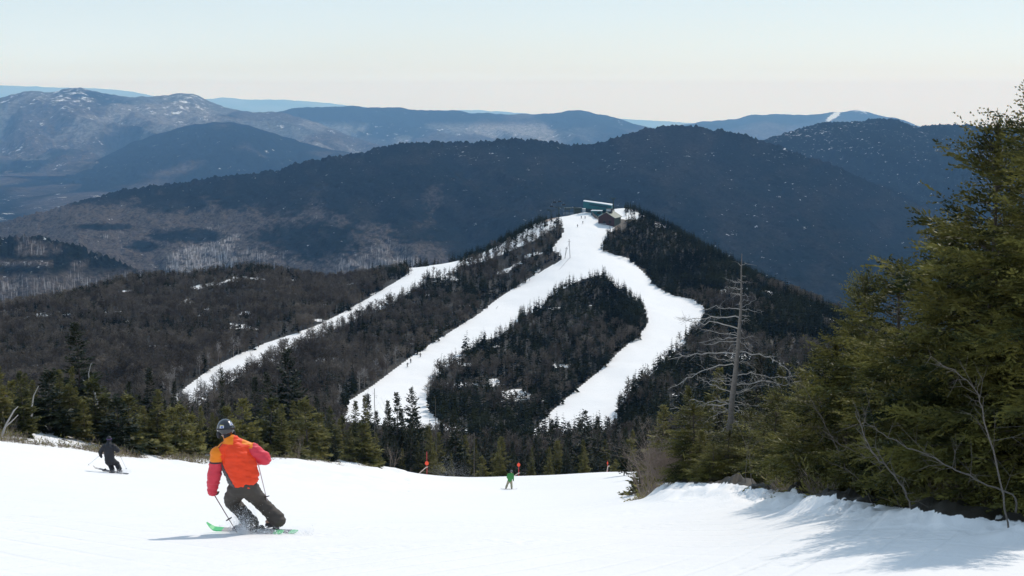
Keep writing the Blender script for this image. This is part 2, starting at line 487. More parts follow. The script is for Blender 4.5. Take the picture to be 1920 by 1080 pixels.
def near_cover(qx, qy, V):
    y = V[:, 1]
    edge_y = 925 + np.clip(qx - 1350, 0, 600) * 0.135
    right = sstep(0, 10, (edge_y - 14) - qy) * sstep(1185, 1230, qx) * (y < 70)
    right = np.maximum(right, sstep(10, 16, y - 8) * (qx > 1930) * (y > 14.6))
    lx = np.interp(qx, [-300, 0, 200, 400, 560, 700, 800, 960, 1190], [66, 68, 76, 90, 105, 122, 136, 146, 143])
    left = sstep(2, 14, y - lx) * 0.62 * (qx < 1190)
    far = sstep(0, 20, y - 148)
    r2 = sstep(50, 80, y) * (qx > 1200)
    return np.clip(np.maximum.reduce([right, left, far, r2]), 0, 1), np.zeros(len(y))

def hill_cover(qx, qy, V):
    t = trail_mask(qx, qy)
    gl = np.zeros(t.shape, bool)
    for g in GLADES: gl |= in_poly(qx, qy, g)
    c = np.where(t, 0.0, np.where(gl, 0.35, 0.78))
    clr = fbm(V[:, 0] * 0.055, V[:, 1] * 0.055, 201, 3)
    c = np.where(~t & (clr > 0.50) & ~((qx > 1140) & (qy < 540)), 0.30, c)
    c = np.where(in_poly(qx, qy, [(868,500),(868,470),(1030,410),(1045,425),(960,470),(900,492)]) & ~t, 0.42, c)
    c = np.where(~t & ~gl & ((clr < 0.50) | (qy < 540)) & ((qx > 1140) | in_poly(qx, qy, [(1120,490),(1000,560),(880,640),(800,690),(780,760),(850,850),(990,860),(1120,740),(1240,640),(1230,560),(1160,500)])), 0.93, c)
    c = np.where(V[:, 1] > 900, 0.95, c)
    e = in_poly(qx, qy, [(1012,408),(1020,401),(1040,400),(1062,401),(1050,406),(1034,412),(1024,418)]) * 1.0
    return c, e

# near slope: fan grid, dense where the photograph looks; apron under and behind the viewer
_px = np.linspace(-1300, 3300, 700); _ys = np.exp(np.linspace(math.log(11), math.log(400), 420))
_PX, _YY = np.meshgrid(_px, _ys)
terrain_patch('ground', (_PX - 960) / FPX * _YY * 1.0, _YY, M_SNOW_NEAR, near_cover)
_ax, _ay = np.meshgrid(np.linspace(-60, 60, 120), np.linspace(-40, 11, 60))
_ax = _ax * np.interp(_ay, [-40, 11], [1, 1])
_w11 = (3300 - 960) / FPX * 11
_ax = np.where(True, _ax / 60 * np.interp(_ay, [-40, 0, 11], [45, 30, _w11]), 0)
terrain_patch('ground', _ax, _ay, M_SNOW_NEAR, lambda qx, qy, V: (np.zeros(len(V)), np.zeros(len(V))))
_px = np.linspace(-900, 2900, 900); _ys = np.exp(np.linspace(math.log(400), math.log(1190), 420))
_PX, _YY = np.meshgrid(_px, _ys)
terrain_patch('hill', (_PX - 960) / FPX * _YY, _YY, M_SNOW_HILL, hill_cover)

# ------------------------------------------------------------------ distant mountains and valley
def make_mountain_mat(name, fscale, bump, speck=0.63, birch=True):
    m, nt, out = mat_new(name); L = nt.links.new
    b = N(nt, 'ShaderNodeBsdfPrincipled'); b.inputs['Roughness'].default_value = 0.95; b.inputs['Specular IOR Level'].default_value = 0.0
    tc = N(nt, 'ShaderNodeTexCoord')
    ca = N(nt, 'ShaderNodeAttribute', attribute_name='tint')
    sa = N(nt, 'ShaderNodeAttribute', attribute_name='snowy')
    ba = N(nt, 'ShaderNodeAttribute', attribute_name='birchy')
    n1 = N(nt, 'ShaderNodeTexNoise'); n1.inputs['Scale'].default_value = 1 / fscale; n1.inputs['Detail'].default_value = 6; n1.inputs['Roughness'].default_value = 0.7
    L(tc.outputs['Object'], n1.inputs['Vector'])
    mr = N(nt, 'ShaderNodeMapRange'); mr.inputs['From Min'].default_value = 0.3; mr.inputs['From Max'].default_value = 0.7; mr.inputs['To Min'].default_value = 0.15; mr.inputs['To Max'].default_value = 1.9
    L(n1.outputs['Fac'], mr.inputs['Value'])
    vm = N(nt, 'ShaderNodeVectorMath', operation='SCALE'); L(ca.outputs['Color'], vm.inputs[0]); L(mr.outputs['Result'], vm.inputs['Scale'])
    # snow showing in specks and little fields between the trees
    n2 = N(nt, 'ShaderNodeTexNoise'); n2.inputs['Scale'].default_value = 1 / (fscale * 2.2); n2.inputs['Detail'].default_value = 7; n2.inputs['Roughness'].default_value = 0.72
    L(tc.outputs['Object'], n2.inputs['Vector'])
    ad = N(nt, 'ShaderNodeMath', operation='MULTIPLY_ADD'); ad.inputs[1].default_value = 0.28
    L(sa.outputs['Fac'], ad.inputs[0]); L(n2.outputs['Fac'], ad.inputs[2])
    ss = N(nt, 'ShaderNodeMapRange'); ss.inputs['From Min'].default_value = speck + 0.06; ss.inputs['From Max'].default_value = speck + 0.14
    L(ad.outputs[0], ss.inputs['Value'])
    mx = N(nt, 'ShaderNodeMix', data_type='RGBA'); mx.inputs[7].default_value = (0.75, 0.77, 0.8, 1)
    L(ss.outputs['Result'], mx.inputs[0]); L(vm.outputs['Vector'], mx.inputs[6])
    # birch stands: pale upright strokes
    mp = N(nt, 'ShaderNodeMapping'); mp.inputs['Scale'].default_value = (1 / 3.6, 1 / 75.0, 1.0)
    cha = N(nt, 'ShaderNodeAttribute', attribute_name='chart')
    n3 = N(nt, 'ShaderNodeTexNoise'); n3.inputs['Scale'].default_value = 1.0; n3.inputs['Detail'].default_value = 3; n3.inputs['Roughness'].default_value = 0.75
    L(cha.outputs['Vector'], mp.inputs['Vector']); L(mp.outputs['Vector'], n3.inputs['Vector'])
    a2 = N(nt, 'ShaderNodeMath', operation='MULTIPLY_ADD'); a2.inputs[1].default_value = 0.30
    L(ba.outputs['Fac'], a2.inputs[0]); L(n3.outputs['Fac'], a2.inputs[2])
    s3 = N(nt, 'ShaderNodeMapRange'); s3.inputs['From Min'].default_value = 0.75; s3.inputs['From Max'].default_value = 1.05
    L(a2.outputs[0], s3.inputs['Value'])
    mx3 = N(nt, 'ShaderNodeMix', data_type='RGBA'); mx3.inputs[7].default_value = (0.40, 0.385, 0.385, 1)
    L(s3.outputs['Result'], mx3.inputs[0]); L(mx.outputs[2], mx3.inputs[6])
    L((mx3 if birch else mx).outputs[2], b.inputs['Base Color'])
    bp = N(nt, 'ShaderNodeBump'); bp.inputs['Strength'].default_value = 0.9; bp.inputs['Distance'].default_value = bump
    L(n1.outputs['Fac'], bp.inputs['Height']); L(bp.outputs['Normal'], b.inputs['Normal'])
    L(b.outputs['BSDF'], out.inputs['Surface'])
    return m

CONIF = np.array([0.0065, 0.0100, 0.0085]); HARD = np.array([0.062, 0.052, 0.045]); FIELD = np.array([0.6, 0.62, 0.64])

def mountain(name, crest, Yc, Yb, zb, mat, paint, px0=-500, px1=2450, nc=900, nr=150, rough=6.0, gully=60.0, gsc=0.004, power=1.15, seed=0, back=0.35, treetop=0.0):
    cx = np.array([c[0] for c in crest], float); cy = np.array([c[1] for c in crest], float)
    px = np.linspace(px0, px1, nc)
    py = np.interp(px, cx, cy)
    k = np.exp(-np.linspace(-2, 2, 13) ** 2); k /= k.sum()
    py = np.convolve(np.pad(py, 6, 'edge'), k, 'valid')
    Yl = Yc + Yc * 0.06 * fbm(px * 0.003, px * 0, seed + 3, 3)
    C = P(px, py, Yl)
    tt0 = rough * 1.2 * fbm(px * 0.02 * 3, px * 0, seed + 9, 4)
    tt = treetop * (vnoise(px * nc / (px1 - px0) * 0.7, px * 0, seed + 77) ** 2)
    rows = []; T = []
    for s in np.linspace(0, 1, nr):
        Y = Yb + (Yl - Yb) * s
        X = C[:, 0] * Y / Yl
        z = zb + (C[:, 2] - zb) * s ** power
        w = math.sin(math.pi * s) ** 0.8
        ridge = 1 - np.abs(fbm(X * gsc + 0.35 * Y * gsc, Y * gsc * 0.35, seed, 5)) * 2.2
        z = z + gully * w * (ridge - 0.5) + rough * min(1, (1 - s) * 6) * fbm(X * 0.05, Y * 0.05, seed + 5, 3) * min(1, s * 8)
        if s >= 1: z = z + tt
        elif s > 0.9: z = z + treetop * vnoise(px * nc / (px1 - px0) * 0.7, px * 0 + s * 999, seed + 78) ** 2 * (s - 0.9) * 10
        z = z + tt0 * max(0, (s - 0.9) * 10)
        rows.append(np.stack([X, Y, z], -1)); T.append(np.full(nc, s))
    for s in (0.25, 0.6, 1.0):
        Y = Yl + (Yc - Yb) * back * s
        rows.append(np.stack([C[:, 0] * Y / Yl, Y, C[:, 2] + (zb - C[:, 2]) * s], -1)); T.append(np.full(nc, 1.0))
    V = np.array(rows); R = V.shape[0]
    V = V.reshape(-1, 3); T = np.array(T).ravel()
    me = make_mesh(name, V, grid_faces(R, nc), mat, None, True)
    ch = np.array([[C[:, 0], np.full(nc, s_) * (Yc - Yb), 0 * px] for s_ in list(np.linspace(0, 1, nr)) + [1.1, 1.2, 1.3]]).transpose(0, 2, 1).reshape(-1, 3)
    a = me.attributes.new('chart', 'FLOAT_VECTOR', 'POINT'); a.data.foreach_set('vector', ch.astype(np.float32).ravel())
    qx, qy = proj(V)
    tint, snowy, birchy = paint(qx, qy, V, T)
    a = me.attributes.new('tint', 'FLOAT_COLOR', 'POINT')
    a.data.foreach_set('color', np.concatenate([tint, np.ones((len(V), 1))], 1).astype(np.float32).ravel())
    for nm, arr in (('snowy', snowy), ('birchy', birchy)):
        a = me.attributes.new(nm, 'FLOAT', 'POINT'); a.data.foreach_set('value', np.asarray(arr, np.float32))
    o = link(name, me); o['kind'] = 'structure'
    return o

def blend(mask): return CONIF[None] * mask[:, None] + HARD[None] * (1 - mask[:, None])

def paint_far(qx, qy, V, T):
    m = sstep(-0.25, 0.2, fbm(V[:, 0] * .0006, V[:, 1] * .0006, 41, 5))
    return blend(m) * 1.1, np.full(len(qx), -0.2), np.zeros(len(qx))

def paint_left_range(qx, qy, V, T):
    n = fbm(V[:, 0] * .0011, V[:, 1] * .0005, 51, 6)
    m = sstep(-0.22, 0.12, n)
    pk = np.exp(-((qx - 130) / 90) ** 2) * sstep(215, 170, qy) + np.exp(-((qx - 360) / 70) ** 2) * sstep(235, 176, qy)
    snowy = -0.08 + 0.42 * pk + 0.20 * sstep(0.05, -0.3, n) + 0.35 * np.exp(-((qx - 520) / 40) ** 2 - ((qy - 238) / 6) ** 2)
    pale = sstep(0.02, 0.3, fbm(V[:, 0] * .0016, V[:, 1] * .0004, 53, 5) + 0.10 + 0.25 * pk) * (qy < 300)
    return blend(m) + pale[:, None] * 0.085, snowy, np.zeros(len(qx))

def paint_mid_range(qx, qy, V, T):
    n = fbm(V[:, 0] * .0009, V[:, 1] * .0004, 61, 6)
    m = sstep(-0.2, 0.1, n + 0.25 * sstep(245, 215, qy))
    snowy = -0.12 + 0.22 * np.exp(-((qy - 248) / 14) ** 2) * (qx > 680) * (qx < 1080) + 0.35 * np.exp(-((qx - 1160) / 22) ** 2 - ((qy - 228) / 8) ** 2)
    pale = sstep(0.0, 0.3, fbm(V[:, 0] * .0016, V[:, 1] * .0004, 63, 5) + 0.05) * sstep(225, 242, qy) * sstep(1150, 1000, qx)
    return blend(m) + pale[:, None] * 0.13, snowy, np.zeros(len(qx))

def paint_blue_peak(qx, qy, V, T):
    m = sstep(-0.3, 0.1, fbm(V[:, 0] * .0009, V[:, 1] * .0005, 71, 5))
    snowy = -0.3 + 1.9 * np.exp(-((qx - 1563 - (218 - qy) * 1.2) / 9) ** 2 - ((qy - 218) / 10) ** 2) + 0.9 * np.exp(-((qx - 1612) / 24) ** 2 - ((qy - 207) / 5) ** 2) + 0.6 * np.exp(-((qx - 1625 - (qy - 214)) / 5) ** 2 - ((qy - 213) / 8) ** 2)
    return blend(m) * 1.1, snowy, np.zeros(len(qx))

def paint_valley(qx, qy, V, T=None):
    n = fbm(V[:, 0] * .0012, V[:, 1] * .0005, 81, 6)
    m = sstep(-0.15, 0.15, n)
    snowy = -0.03 + 0.16 * sstep(0.1, 0.4, fbm(V[:, 0] * .0007, V[:, 1] * .0007, 83, 3))
    return blend(m) * 0.85, snowy, np.zeros(len(qx))

def paint_hump(qx, qy, V, T):
    m = sstep(-0.35, 0.05, fbm(V[:, 0] * .002, V[:, 1] * .001, 91, 5) + 0.3 * T)
    return blend(m) * 0.9, np.full(len(qx), -0.03), np.zeros(len(qx))

def paint_main(qx, qy, V, T):
    n = fbm(qx * .006, qy * .016, 101, 5); n2 = fbm(qx * 0.03, qy * 0.045, 105, 4); n3 = fbm(qx * 0.10, qy * 0.22, 107, 4)
    # conifers on the upper mountain; leafless hardwood and birch on the lower left apron
    line = np.interp(qx, [-500, 150, 300, 450, 520, 620, 720, 800, 900, 1000, 2400], [330, 372, 372, 392, 405, 415, 432, 470, 510, 560, 650])
    up = sstep(10, -10, qy - line + 26 * n2 + 20 * n + 22 * n3)
    patches = np.zeros(len(qx))
    for cx, cy, rx, ry in ((325, 378, 85, 20), (585, 448, 100, 36), (820, 440, 90, 18), (270, 462, 34, 10), (355, 442, 70, 13), (190, 425, 60, 6), (440, 360, 100, 18), (655, 375, 60, 34), (760, 400, 60, 30)):
        d = ((qx - cx) / rx) ** 2 + ((qy - cy) / ry) ** 2
        patches = np.maximum(patches, sstep(1.5, 0.55, d + 0.7 * n2 + 1.1 * n3))
    for cx, cy, rx, ry, sl in ((800, 400, 22, 50, -0.35), (590, 400, 26, 40, -0.4), (740, 470, 90, 28, -0.4), (520, 470, 120, 14, 0)):
        d = ((qx - cx - (qy - cy) * sl) / rx) ** 2 + ((qy - cy) / ry) ** 2
        up = up * (1 - 0.65 * sstep(1.4, 0.3, d + 0.8 * n2 + 0.9 * n3))
    m = np.clip(np.maximum(up, patches), 0, 1)
    m = np.clip(m + 0.5 * sstep(0.28, 0.5, n3 + 0.3 * n2), 0, 1)
    right = sstep(900, 1100, qx)
    m = np.clip(m + right * 0.9, 0, 1) * (1 - 0.10 * right * sstep(0.0, 0.35, fbm(qx * .01, qy * .012, 108, 4)))
    m = m * (1 - 0.16 * sstep(-0.1, 0.5, fbm(qx * .03, qy * .05, 109, 5)))
    birchy = (1 - m) * (0.25 + 0.85 * sstep(-0.1, 0.35, fbm(qx * .012, qy * .02, 111, 4))) * sstep(370, 430, qy)
    birchy = np.maximum(birchy, (1 - m) * 0.95 * np.exp(-((qx - 480) / 140) ** 2 - ((qy - 478) / 26) ** 2))
    birchy = np.maximum(birchy, (1 - m) * 0.95 * np.exp(-((qx - 720) / 70) ** 2 - ((qy - 465) / 36) ** 2))
    crest = np.exp(-((qy - 285) / 22) ** 2) * sstep(700, 900, qx)
    snowy = -0.12 + 0.19 * crest * sstep(-0.2, 0.3, fbm(qx * .01, qy * .03, 113, 3)) + 0.10 * sstep(0.1, 0.5, fbm(qx * .014, qy * .02, 115, 3)) * sstep(900, 1200, qx)
    return blend(m) * (1 + 0.15 * (1 - m)[:, None] * sstep(1000, 700, qx)[:, None]), snowy, birchy

def paint_right(qx, qy, V, T):
    m = sstep(-0.5, 0.05, fbm(qx * .008, qy * .012, 121, 5) + 0.15)
    snowy = -0.04 + 0.20 * np.exp(-((qy - 248) / 16) ** 2) * sstep(-0.25, 0.3, fbm(qx * .012, qy * .04, 123, 4)) + 0.12 * np.exp(-((qy - 282) / 6) ** 2)
    return blend(m), snowy, np.zeros(len(qx))

def paint_near_left(qx, qy, V, T):
    m = sstep(-0.5, -0.1, fbm(qx * .02, qy * .03, 131, 5)) * sstep(520, 500, qy - 14 * fbm(qx * .02, qy * .02, 135, 3))
    gap = np.exp(-((qy - 492 - 0.02 * qx) / 6) ** 2) * (qx < 100)
    m = np.clip(m - gap, 0, 1)
    return blend(m), np.full(len(qx), -0.1) + 0.25 * gap, (1 - m) * 0.8

M_MTN_MAIN = make_mountain_mat('mountain_forest', 9.0, 4.0, 0.555)
M_MTN_FAR = make_mountain_mat('far_mountain_forest', 60.0, 30.0, 0.565, False)
M_VALLEY = make_mountain_mat('valley_forest', 45.0, 14.0, 0.575, False)

mountain('mountain', [(-600,165),(-100,158),(0,160),(60,162),(130,165),(180,166),(240,170),(285,179),(330,190),(380,187),(415,182),(470,187),(530,186),(600,192),(650,197),(720,206),(800,208),(880,206),(940,209),(1010,215),(1100,219),(1200,224),(1320,232),(1900,245),(2500,240)],
         60000, 42000, -1650, M_MTN_FAR, paint_far, nr=40, nc=500, rough=25, gully=150, gsc=0.0003, seed=1)
mountain('mountain', [(-600,210),(-200,205),(-60,196),(0,184),(30,174),(60,171),(80,173),(105,172),(122,167),(140,165),(170,168),(200,176),(240,182),(285,180),(310,179),(340,175),(362,176),(385,187),(420,200),(450,208),(485,212),(508,209),(530,211),(560,220),(620,240),(700,270),(900,330)],
         17500, 11000, -640, M_MTN_FAR, paint_left_range, px1=1000, nr=140, nc=620, rough=14, gully=190, gsc=0.0011, seed=11, power=1.5)
mountain('mountain', [(300,290),(420,240),(500,214),(540,206),(575,199),(600,201),(620,200),(665,199),(690,202),(760,202),(775,207),(810,208),(850,206),(875,211),(925,213),(960,214),(1020,213),(1060,209),(1088,207),(1110,211),(1160,222),(1190,233),(1235,242),(1290,250),(1400,262),(1600,290),(1900,330)],
         21000, 13500, -900, M_MTN_FAR, paint_mid_range, px0=250, px1=1700, nr=140, nc=620, rough=14, gully=170, gsc=0.0009, seed=23, power=1.6)
mountain('mountain', [(900,300),(1150,262),(1235,243),(1290,233),(1310,229),(1360,226),(1410,216),(1440,214),(1470,215),(1520,216),(1545,213),(1560,210),(1580,211),(1605,204),(1618,206),(1640,215),(1680,221),(1720,236),(1760,246),(1900,262),(2200,290)],
         25500, 15000, -1000, M_MTN_FAR, paint_blue_peak, px0=900, px1=2300, nr=110, nc=600, rough=14, gully=150, gsc=0.0008, seed=37, power=1.4)
mountain('hill', [(50,345),(180,300),(250,266),(300,250),(335,240),(365,233),(400,229),(440,230),(465,234),(500,246),(560,264),(620,280),(680,292),(760,300),(850,330)],
         12500, 9000, -660, M_VALLEY, paint_hump, px0=0, px1=900, nr=110, nc=420, rough=9, gully=60, gsc=0.0018, seed=47, power=1.2)
# valley floor: one sheet from the foot of the ski hill to the far ranges
_px = np.linspace(-900, 2900, 420); _ys = np.exp(np.linspace(math.log(1000), math.log(27000), 260))
_PX, _YY = np.meshgrid(_px, _ys); _XX = (_PX - 960) / FPX * _YY
_ZZ = -665 + 55 * sstep(2500, 6000, _YY) * fbm(_XX * .0007, _YY * .0005, 7, 5) + 30 * fbm(_XX * .003, _YY * .002, 9, 4) * sstep(1500, 4000, _YY)
_ZZ += (1 - sstep(1000, 1500, _YY)) * 330
_V = np.stack([_XX, _YY, _ZZ], -1).reshape(-1, 3)
_me = make_mesh('valley', _V, grid_faces(*_PX.shape), M_VALLEY, None, True)
_t, _s, _b = paint_valley(*proj(_V), _V)
_a = _me.attributes.new('tint', 'FLOAT_COLOR', 'POINT'); _a.data.foreach_set('color', np.concatenate([_t, np.ones((len(_V), 1))], 1).astype(np.float32).ravel())
_a = _me.attributes.new('snowy', 'FLOAT', 'POINT'); _a.data.foreach_set('value', _s.astype(np.float32))
tag(link('valley', _me), kind='structure')

mountain('mountain', [(1300,330),(1380,285),(1430,263),(1460,255),(1500,241),(1540,232),(1560,230),(1600,228),(1630,226),(1655,223),(1680,226),(1700,232),(1722,238),(1740,236),(1765,234),(1800,235),(1850,239),(1900,241),(2000,238),(2450,230)],
         6300, 3600, -560, M_MTN_MAIN, paint_right, px0=1150, nr=170, nc=700, rough=6, gully=62, gsc=0.0024, seed=57, treetop=9)
mountain('mountain', [(-500,470),(-200,445),(0,418),(70,402),(150,378),(240,356),(300,347),(380,340),(420,333),(470,328),(520,320),(560,308),(600,299),(645,294),(690,284),(730,274),(770,269),(830,267),(880,268),(930,265),(965,261),(1000,264),(1045,270),(1080,273),(1120,270),(1150,262),(1175,252),(1210,245),(1245,238),(1270,236),(1310,239),(1345,246),(1380,252),(1420,262),(1450,272),(1490,286),(1560,310),(1640,345),(1720,385),(1900,450),(2400,520)],
         4500, 2350, -600, M_MTN_MAIN, paint_main, nr=330, nc=1300, rough=6, gully=58, gsc=0.0026, seed=67, treetop=9, power=1.1)
mountain('hill', [(-500,470),(-200,455),(0,448),(40,445),(70,446),(110,452),(150,466),(190,482),(230,496),(260,510),(330,540),(420,580)],
         2500, 1500, -560, M_MTN_MAIN, paint_near_left, px1=420, nr=160, nc=420, rough=6, gully=20, gsc=0.006, seed=87, treetop=9, power=1.0)
# ------------------------------------------------------------------ trees
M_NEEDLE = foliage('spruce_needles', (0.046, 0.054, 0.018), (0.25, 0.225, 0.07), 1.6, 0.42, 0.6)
M_NEEDLE_NEAR = foliage('near_spruce_needles', (0.016, 0.026, 0.009), (0.235, 0.215, 0.055), 1.7, 0.34, 0.2)  # random olive patches, with sunlit bough highlights put into the lighter colour
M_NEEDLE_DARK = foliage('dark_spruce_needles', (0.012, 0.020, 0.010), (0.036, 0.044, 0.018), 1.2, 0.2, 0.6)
M_HILL_CONIF = foliage('hill_spruce_needles', (0.006, 0.009, 0.006), (0.034, 0.038, 0.018), 0.05, 0.15, 0.0, 0.0)
M_HILL_HARD = foliage('bare_twigs', (0.075, 0.059, 0.046), (0.205, 0.168, 0.134), 0.06, 0.1, 0.0, 0.0)
M_BARK = solid('spruce_bark', (0.085, 0.068, 0.055), 0.9, var=0.4, scale=14, bump=0.01, bscale=40)
M_DEADBARK = solid('flaking_dead_bark', (0.19, 0.165, 0.145), 0.9, var=0.6, scale=22, bump=0.03, bscale=18)
M_BARE = solid('bare_bark', (0.125, 0.108, 0.094), 0.85, var=0.35, scale=9, bump=0.004, bscale=60)
M_SNAG = solid('weathered_wood', (0.38, 0.355, 0.33), 0.85, var=0.45, scale=12, bump=0.008, bscale=50)
M_TWIG = solid('brown_twigs', (0.25, 0.195, 0.160), 0.85, var=0.3, scale=6)

def norm(v): return v / (np.linalg.norm(v, axis=-1, keepdims=True) + 1e-9)

def blades(A, D, Ln, W, rng, roll=1.0, mid=0.45):
    """one kite (2 triangles) per row: base A, direction D, length Ln, width W"""
    n = len(A)
    R = rng.normal(size=(n, 3)) * roll + np.array([0, 0, 1.0])
    S = norm(np.cross(D, R))
    B = A + D * Ln[:, None]
    M1 = A + D * (Ln * mid)[:, None] + S * W[:, None]
    M2 = A + D * (Ln * mid)[:, None] - S * W[:, None]
    V = np.stack([A, M1, B, M2], 1).reshape(-1, 3)
    i = np.arange(n)[:, None] * 4
    return V, np.concatenate([i + np.array([[0, 1, 2]]), i + np.array([[0, 2, 3]])])

def spikes(A, D, Ln, W, rng):
    """one thin triangle per row"""
    n = len(A)
    S = norm(np.cross(D, rng.normal(size=(n, 3))))
    V = np.stack([A + S * W[:, None], A - S * W[:, None], A + D * Ln[:, None]], 1).reshape(-1, 3)
    return V, np.arange(n * 3).reshape(n, 3)

def spruce_mesh(seed, H, W, detail='mid', bare=0.06, taper=0.85, sparse=0.0, gap=0.0, one_side=0.0, lean=0.0, whorl=None):
    """returns trunk geometry and crown geometry (V, F)"""
    rng = np.random.default_rng(seed)
    near = detail == 'near'
    # leaning, slightly crooked stem
    tz = np.linspace(0, 1, 14)
    bend = np.stack([lean * tz ** 1.5 * H + 0.012 * H * np.sin(tz * 5 + rng.uniform(0, 6)), 0.012 * H * np.sin(tz * 4 + rng.uniform(0, 6)), tz * H], 1)
    tg = G()
    tg.tube(bend, np.interp(tz, [0, 1], [H * 0.011 + 0.02, 0.006]), 7 if near else 5)
    dz = whorl or (0.125 if near else 0.21)
    zs = []
    z = H * bare
    while z < H * 0.985:
        zs.append(z); z += dz * rng.uniform(0.7, 1.3) * (1.0 if z < 0.8 * H else 0.48)
    zs = np.array(zs)
    nb = 7 if near else 6
    z0 = np.repeat(zs, nb) + rng.uniform(-0.5, 0.5, len(zs) * nb) * dz
    z0 = np.clip(z0, H * bare * 0.6, H * 0.985)
    keep = rng.uniform(size=len(z0)) > sparse
    z0 = z0[keep]; n = len(z0); t = z0 / H
    az = rng.uniform(0, 2 * np.pi, n)
    # crown outline: widest low down, with irregular swellings
    sw = 1 + 0.28 * np.sin(t * 17 + seed) * np.cos(az * 2 + seed * 1.7)
    prof = np.clip((1 - t), 0, 1) ** taper * np.interp(t, [0, bare, bare + 0.14, 1], [0.6, 0.8, 1.0, 1.0])
    L = W * prof * rng.uniform(0.55, 1.18, n) * sw + 0.10
    if one_side: L *= 1 + one_side * np.cos(az)
    if gap: L *= np.where(vnoise(t * 9, az * 0.9, seed) < gap, 0.6, 1.0)
    el = np.interp(t, [0, 0.35, 0.8, 1.0], [0.0, 0.22, 0.60, 0.90]) + rng.normal(0, 0.14, n)
    L = np.minimum(L, (H - z0 + 0.04) / np.maximum(0.75, 0.9 * np.tan(np.clip(el, 0.1, 1.1))) + 0.05)   # nothing grows past the leader
    bx = np.interp(t, tz, bend[:, 0]); by = np.interp(t, tz, bend[:, 1])
    O = np.stack([bx, by, z0], 1)
    hd = np.stack([np.cos(az), np.sin(az), np.zeros(n)], 1)
    sideb = rng.normal(0, 0.22, n)
    hs = np.stack([-np.sin(az), np.cos(az), np.zeros(n)], 1)
    def bpos(bi, s):
        """point on branch bi at fraction s"""
        r = L[bi] * s
        dz_ = r * np.tan(np.clip(el[bi], -0.9, 1.2)) * 0.9 - 0.46 * r * s + 0.30 * L[bi] * s ** 3
        p = O[bi] + hd[bi] * r[:, None] + hs[bi] * (sideb[bi] * r * s)[:, None]; p[:, 2] += dz_
        return p
    def bdir(bi, s): return norm(bpos(bi, np.minimum(s + 0.02, 1.02)) - bpos(bi, s - 0.02))
    # wood of the branches
    if near:
        big = np.where(L > 0.14)[0]
        for b in big:
            ss = np.linspace(0, 0.7, 4); bi = np.full(4, b)
            tg.tube(bpos(bi, ss), np.linspace(0.003 + 0.006 * L[b], 0.002, 4), 3, cap=False)
    # twigs
    spacing = 0.050 if near else 0.085
    cnt = np.maximum((L / spacing).astype(int), 3)
    bi = np.repeat(np.arange(n), cnt)
    k = np.concatenate([np.arange(c) for c in cnt])
    s = 0.10 + 0.92 * (k + rng.uniform(0, 1, len(k))) / cnt[bi]
    s = np.clip(s, 0.08, 1.0)
    side = np.where(k % 2 == 0, 1.0, -1.0)
    D0 = bdir(bi, s)
    lat = norm(np.cross(D0, np.array([0, 0, 1.0])))
    ang = rng.uniform(0.5, 1.05, len(k)) * np.interp(s, [0, 0.9, 1], [1, 0.8, 0.2])
    D = norm(D0 * np.cos(ang)[:, None] + lat * (side * np.sin(ang))[:, None] + np.array([0, 0, 1.0]) * rng.normal(-0.10, 0.16, len(k))[:, None])
    tl = L[bi] * np.interp(s, [0, 0.25, 1], [0.20, 0.48, 0.20]) * rng.uniform(0.6, 1.15, len(k)) + 0.05
    A = bpos(bi, s)
    cg = G()
    if not near:
        tl2 = np.maximum(tl, 0.15)
        V, F = blades(A, D, tl2 * 1.1, tl2 * 0.22 + 0.015, rng, 0.55); cg.add(V, F)
        V, F = blades(A + D * (tl2 * 0.3)[:, None], norm(D + lat * (side * 0.8)[:, None] + rng.normal(0, .25, D.shape)), tl2 * 0.68, tl2 * 0.15 + 0.012, rng, 0.8); cg.add(V, F)
        V, F = blades(A + D * (tl2 * 0.25)[:, None], norm(D - lat * (side * 0.7)[:, None] + rng.normal(0, .25, D.shape)), tl2 * 0.66, tl2 * 0.15 + 0.012, rng, 0.8); cg.add(V, F)
        # the leader
        q = 26; zz = np.linspace(0.86, 1.0, q) * H
        Al = np.stack([np.interp(zz / H, tz, bend[:, 0]), np.interp(zz / H, tz, bend[:, 1]), zz], 1); al = rng.uniform(0, 6.283, q)
        V, F = blades(Al, norm(np.stack([np.cos(al), np.sin(al), 1.1 + 0 * al], 1)), np.full(q, 0.16) + (H - zz) * 0.12, np.full(q, 0.035), rng, 1.0); cg.add(V, F)
    else:
        # sub-twigs set along each twig, then needles set round each sub-twig
        m = np.maximum((tl / 0.045).astype(int), 2)
        ti = np.repeat(np.arange(len(tl)), m)
        kk = np.concatenate([np.arange(c) for c in m])
        f = (kk + 0.6) / m[ti]
        p = A[ti] + D[ti] * (tl[ti] * f)[:, None]
        p[:, 2] -= 0.10 * tl[ti] * f ** 2
        sd = np.where(kk % 2 == 0, 1.0, -1.0)
        up = norm(np.cross(lat[ti], D[ti])); l2 = norm(np.cross(D[ti], up + rng.normal(0, .25, up.shape)))
        a2 = rng.uniform(0.45, 0.95, len(ti)) * np.interp(f, [0, 0.9, 1], [1, 0.8, 0.1])
        d2 = norm(D[ti] * np.cos(a2)[:, None] + l2 * (sd * np.sin(a2))[:, None] + rng.normal(0, 0.12, (len(ti), 3)))
        len2 = np.clip(tl[ti] * (1 - f * 0.7) * 0.40, 0.035, 0.13) * rng.uniform(0.7, 1.2, len(ti))
        # the leader and the tip of the stem are clothed in needles too
        q = 90; zz = np.linspace(0.88, 1.0, q) * H
        Al = np.stack([np.interp(zz / H, tz, bend[:, 0]), np.interp(zz / H, tz, bend[:, 1]), zz], 1); al = rng.uniform(0, 6.283, q)
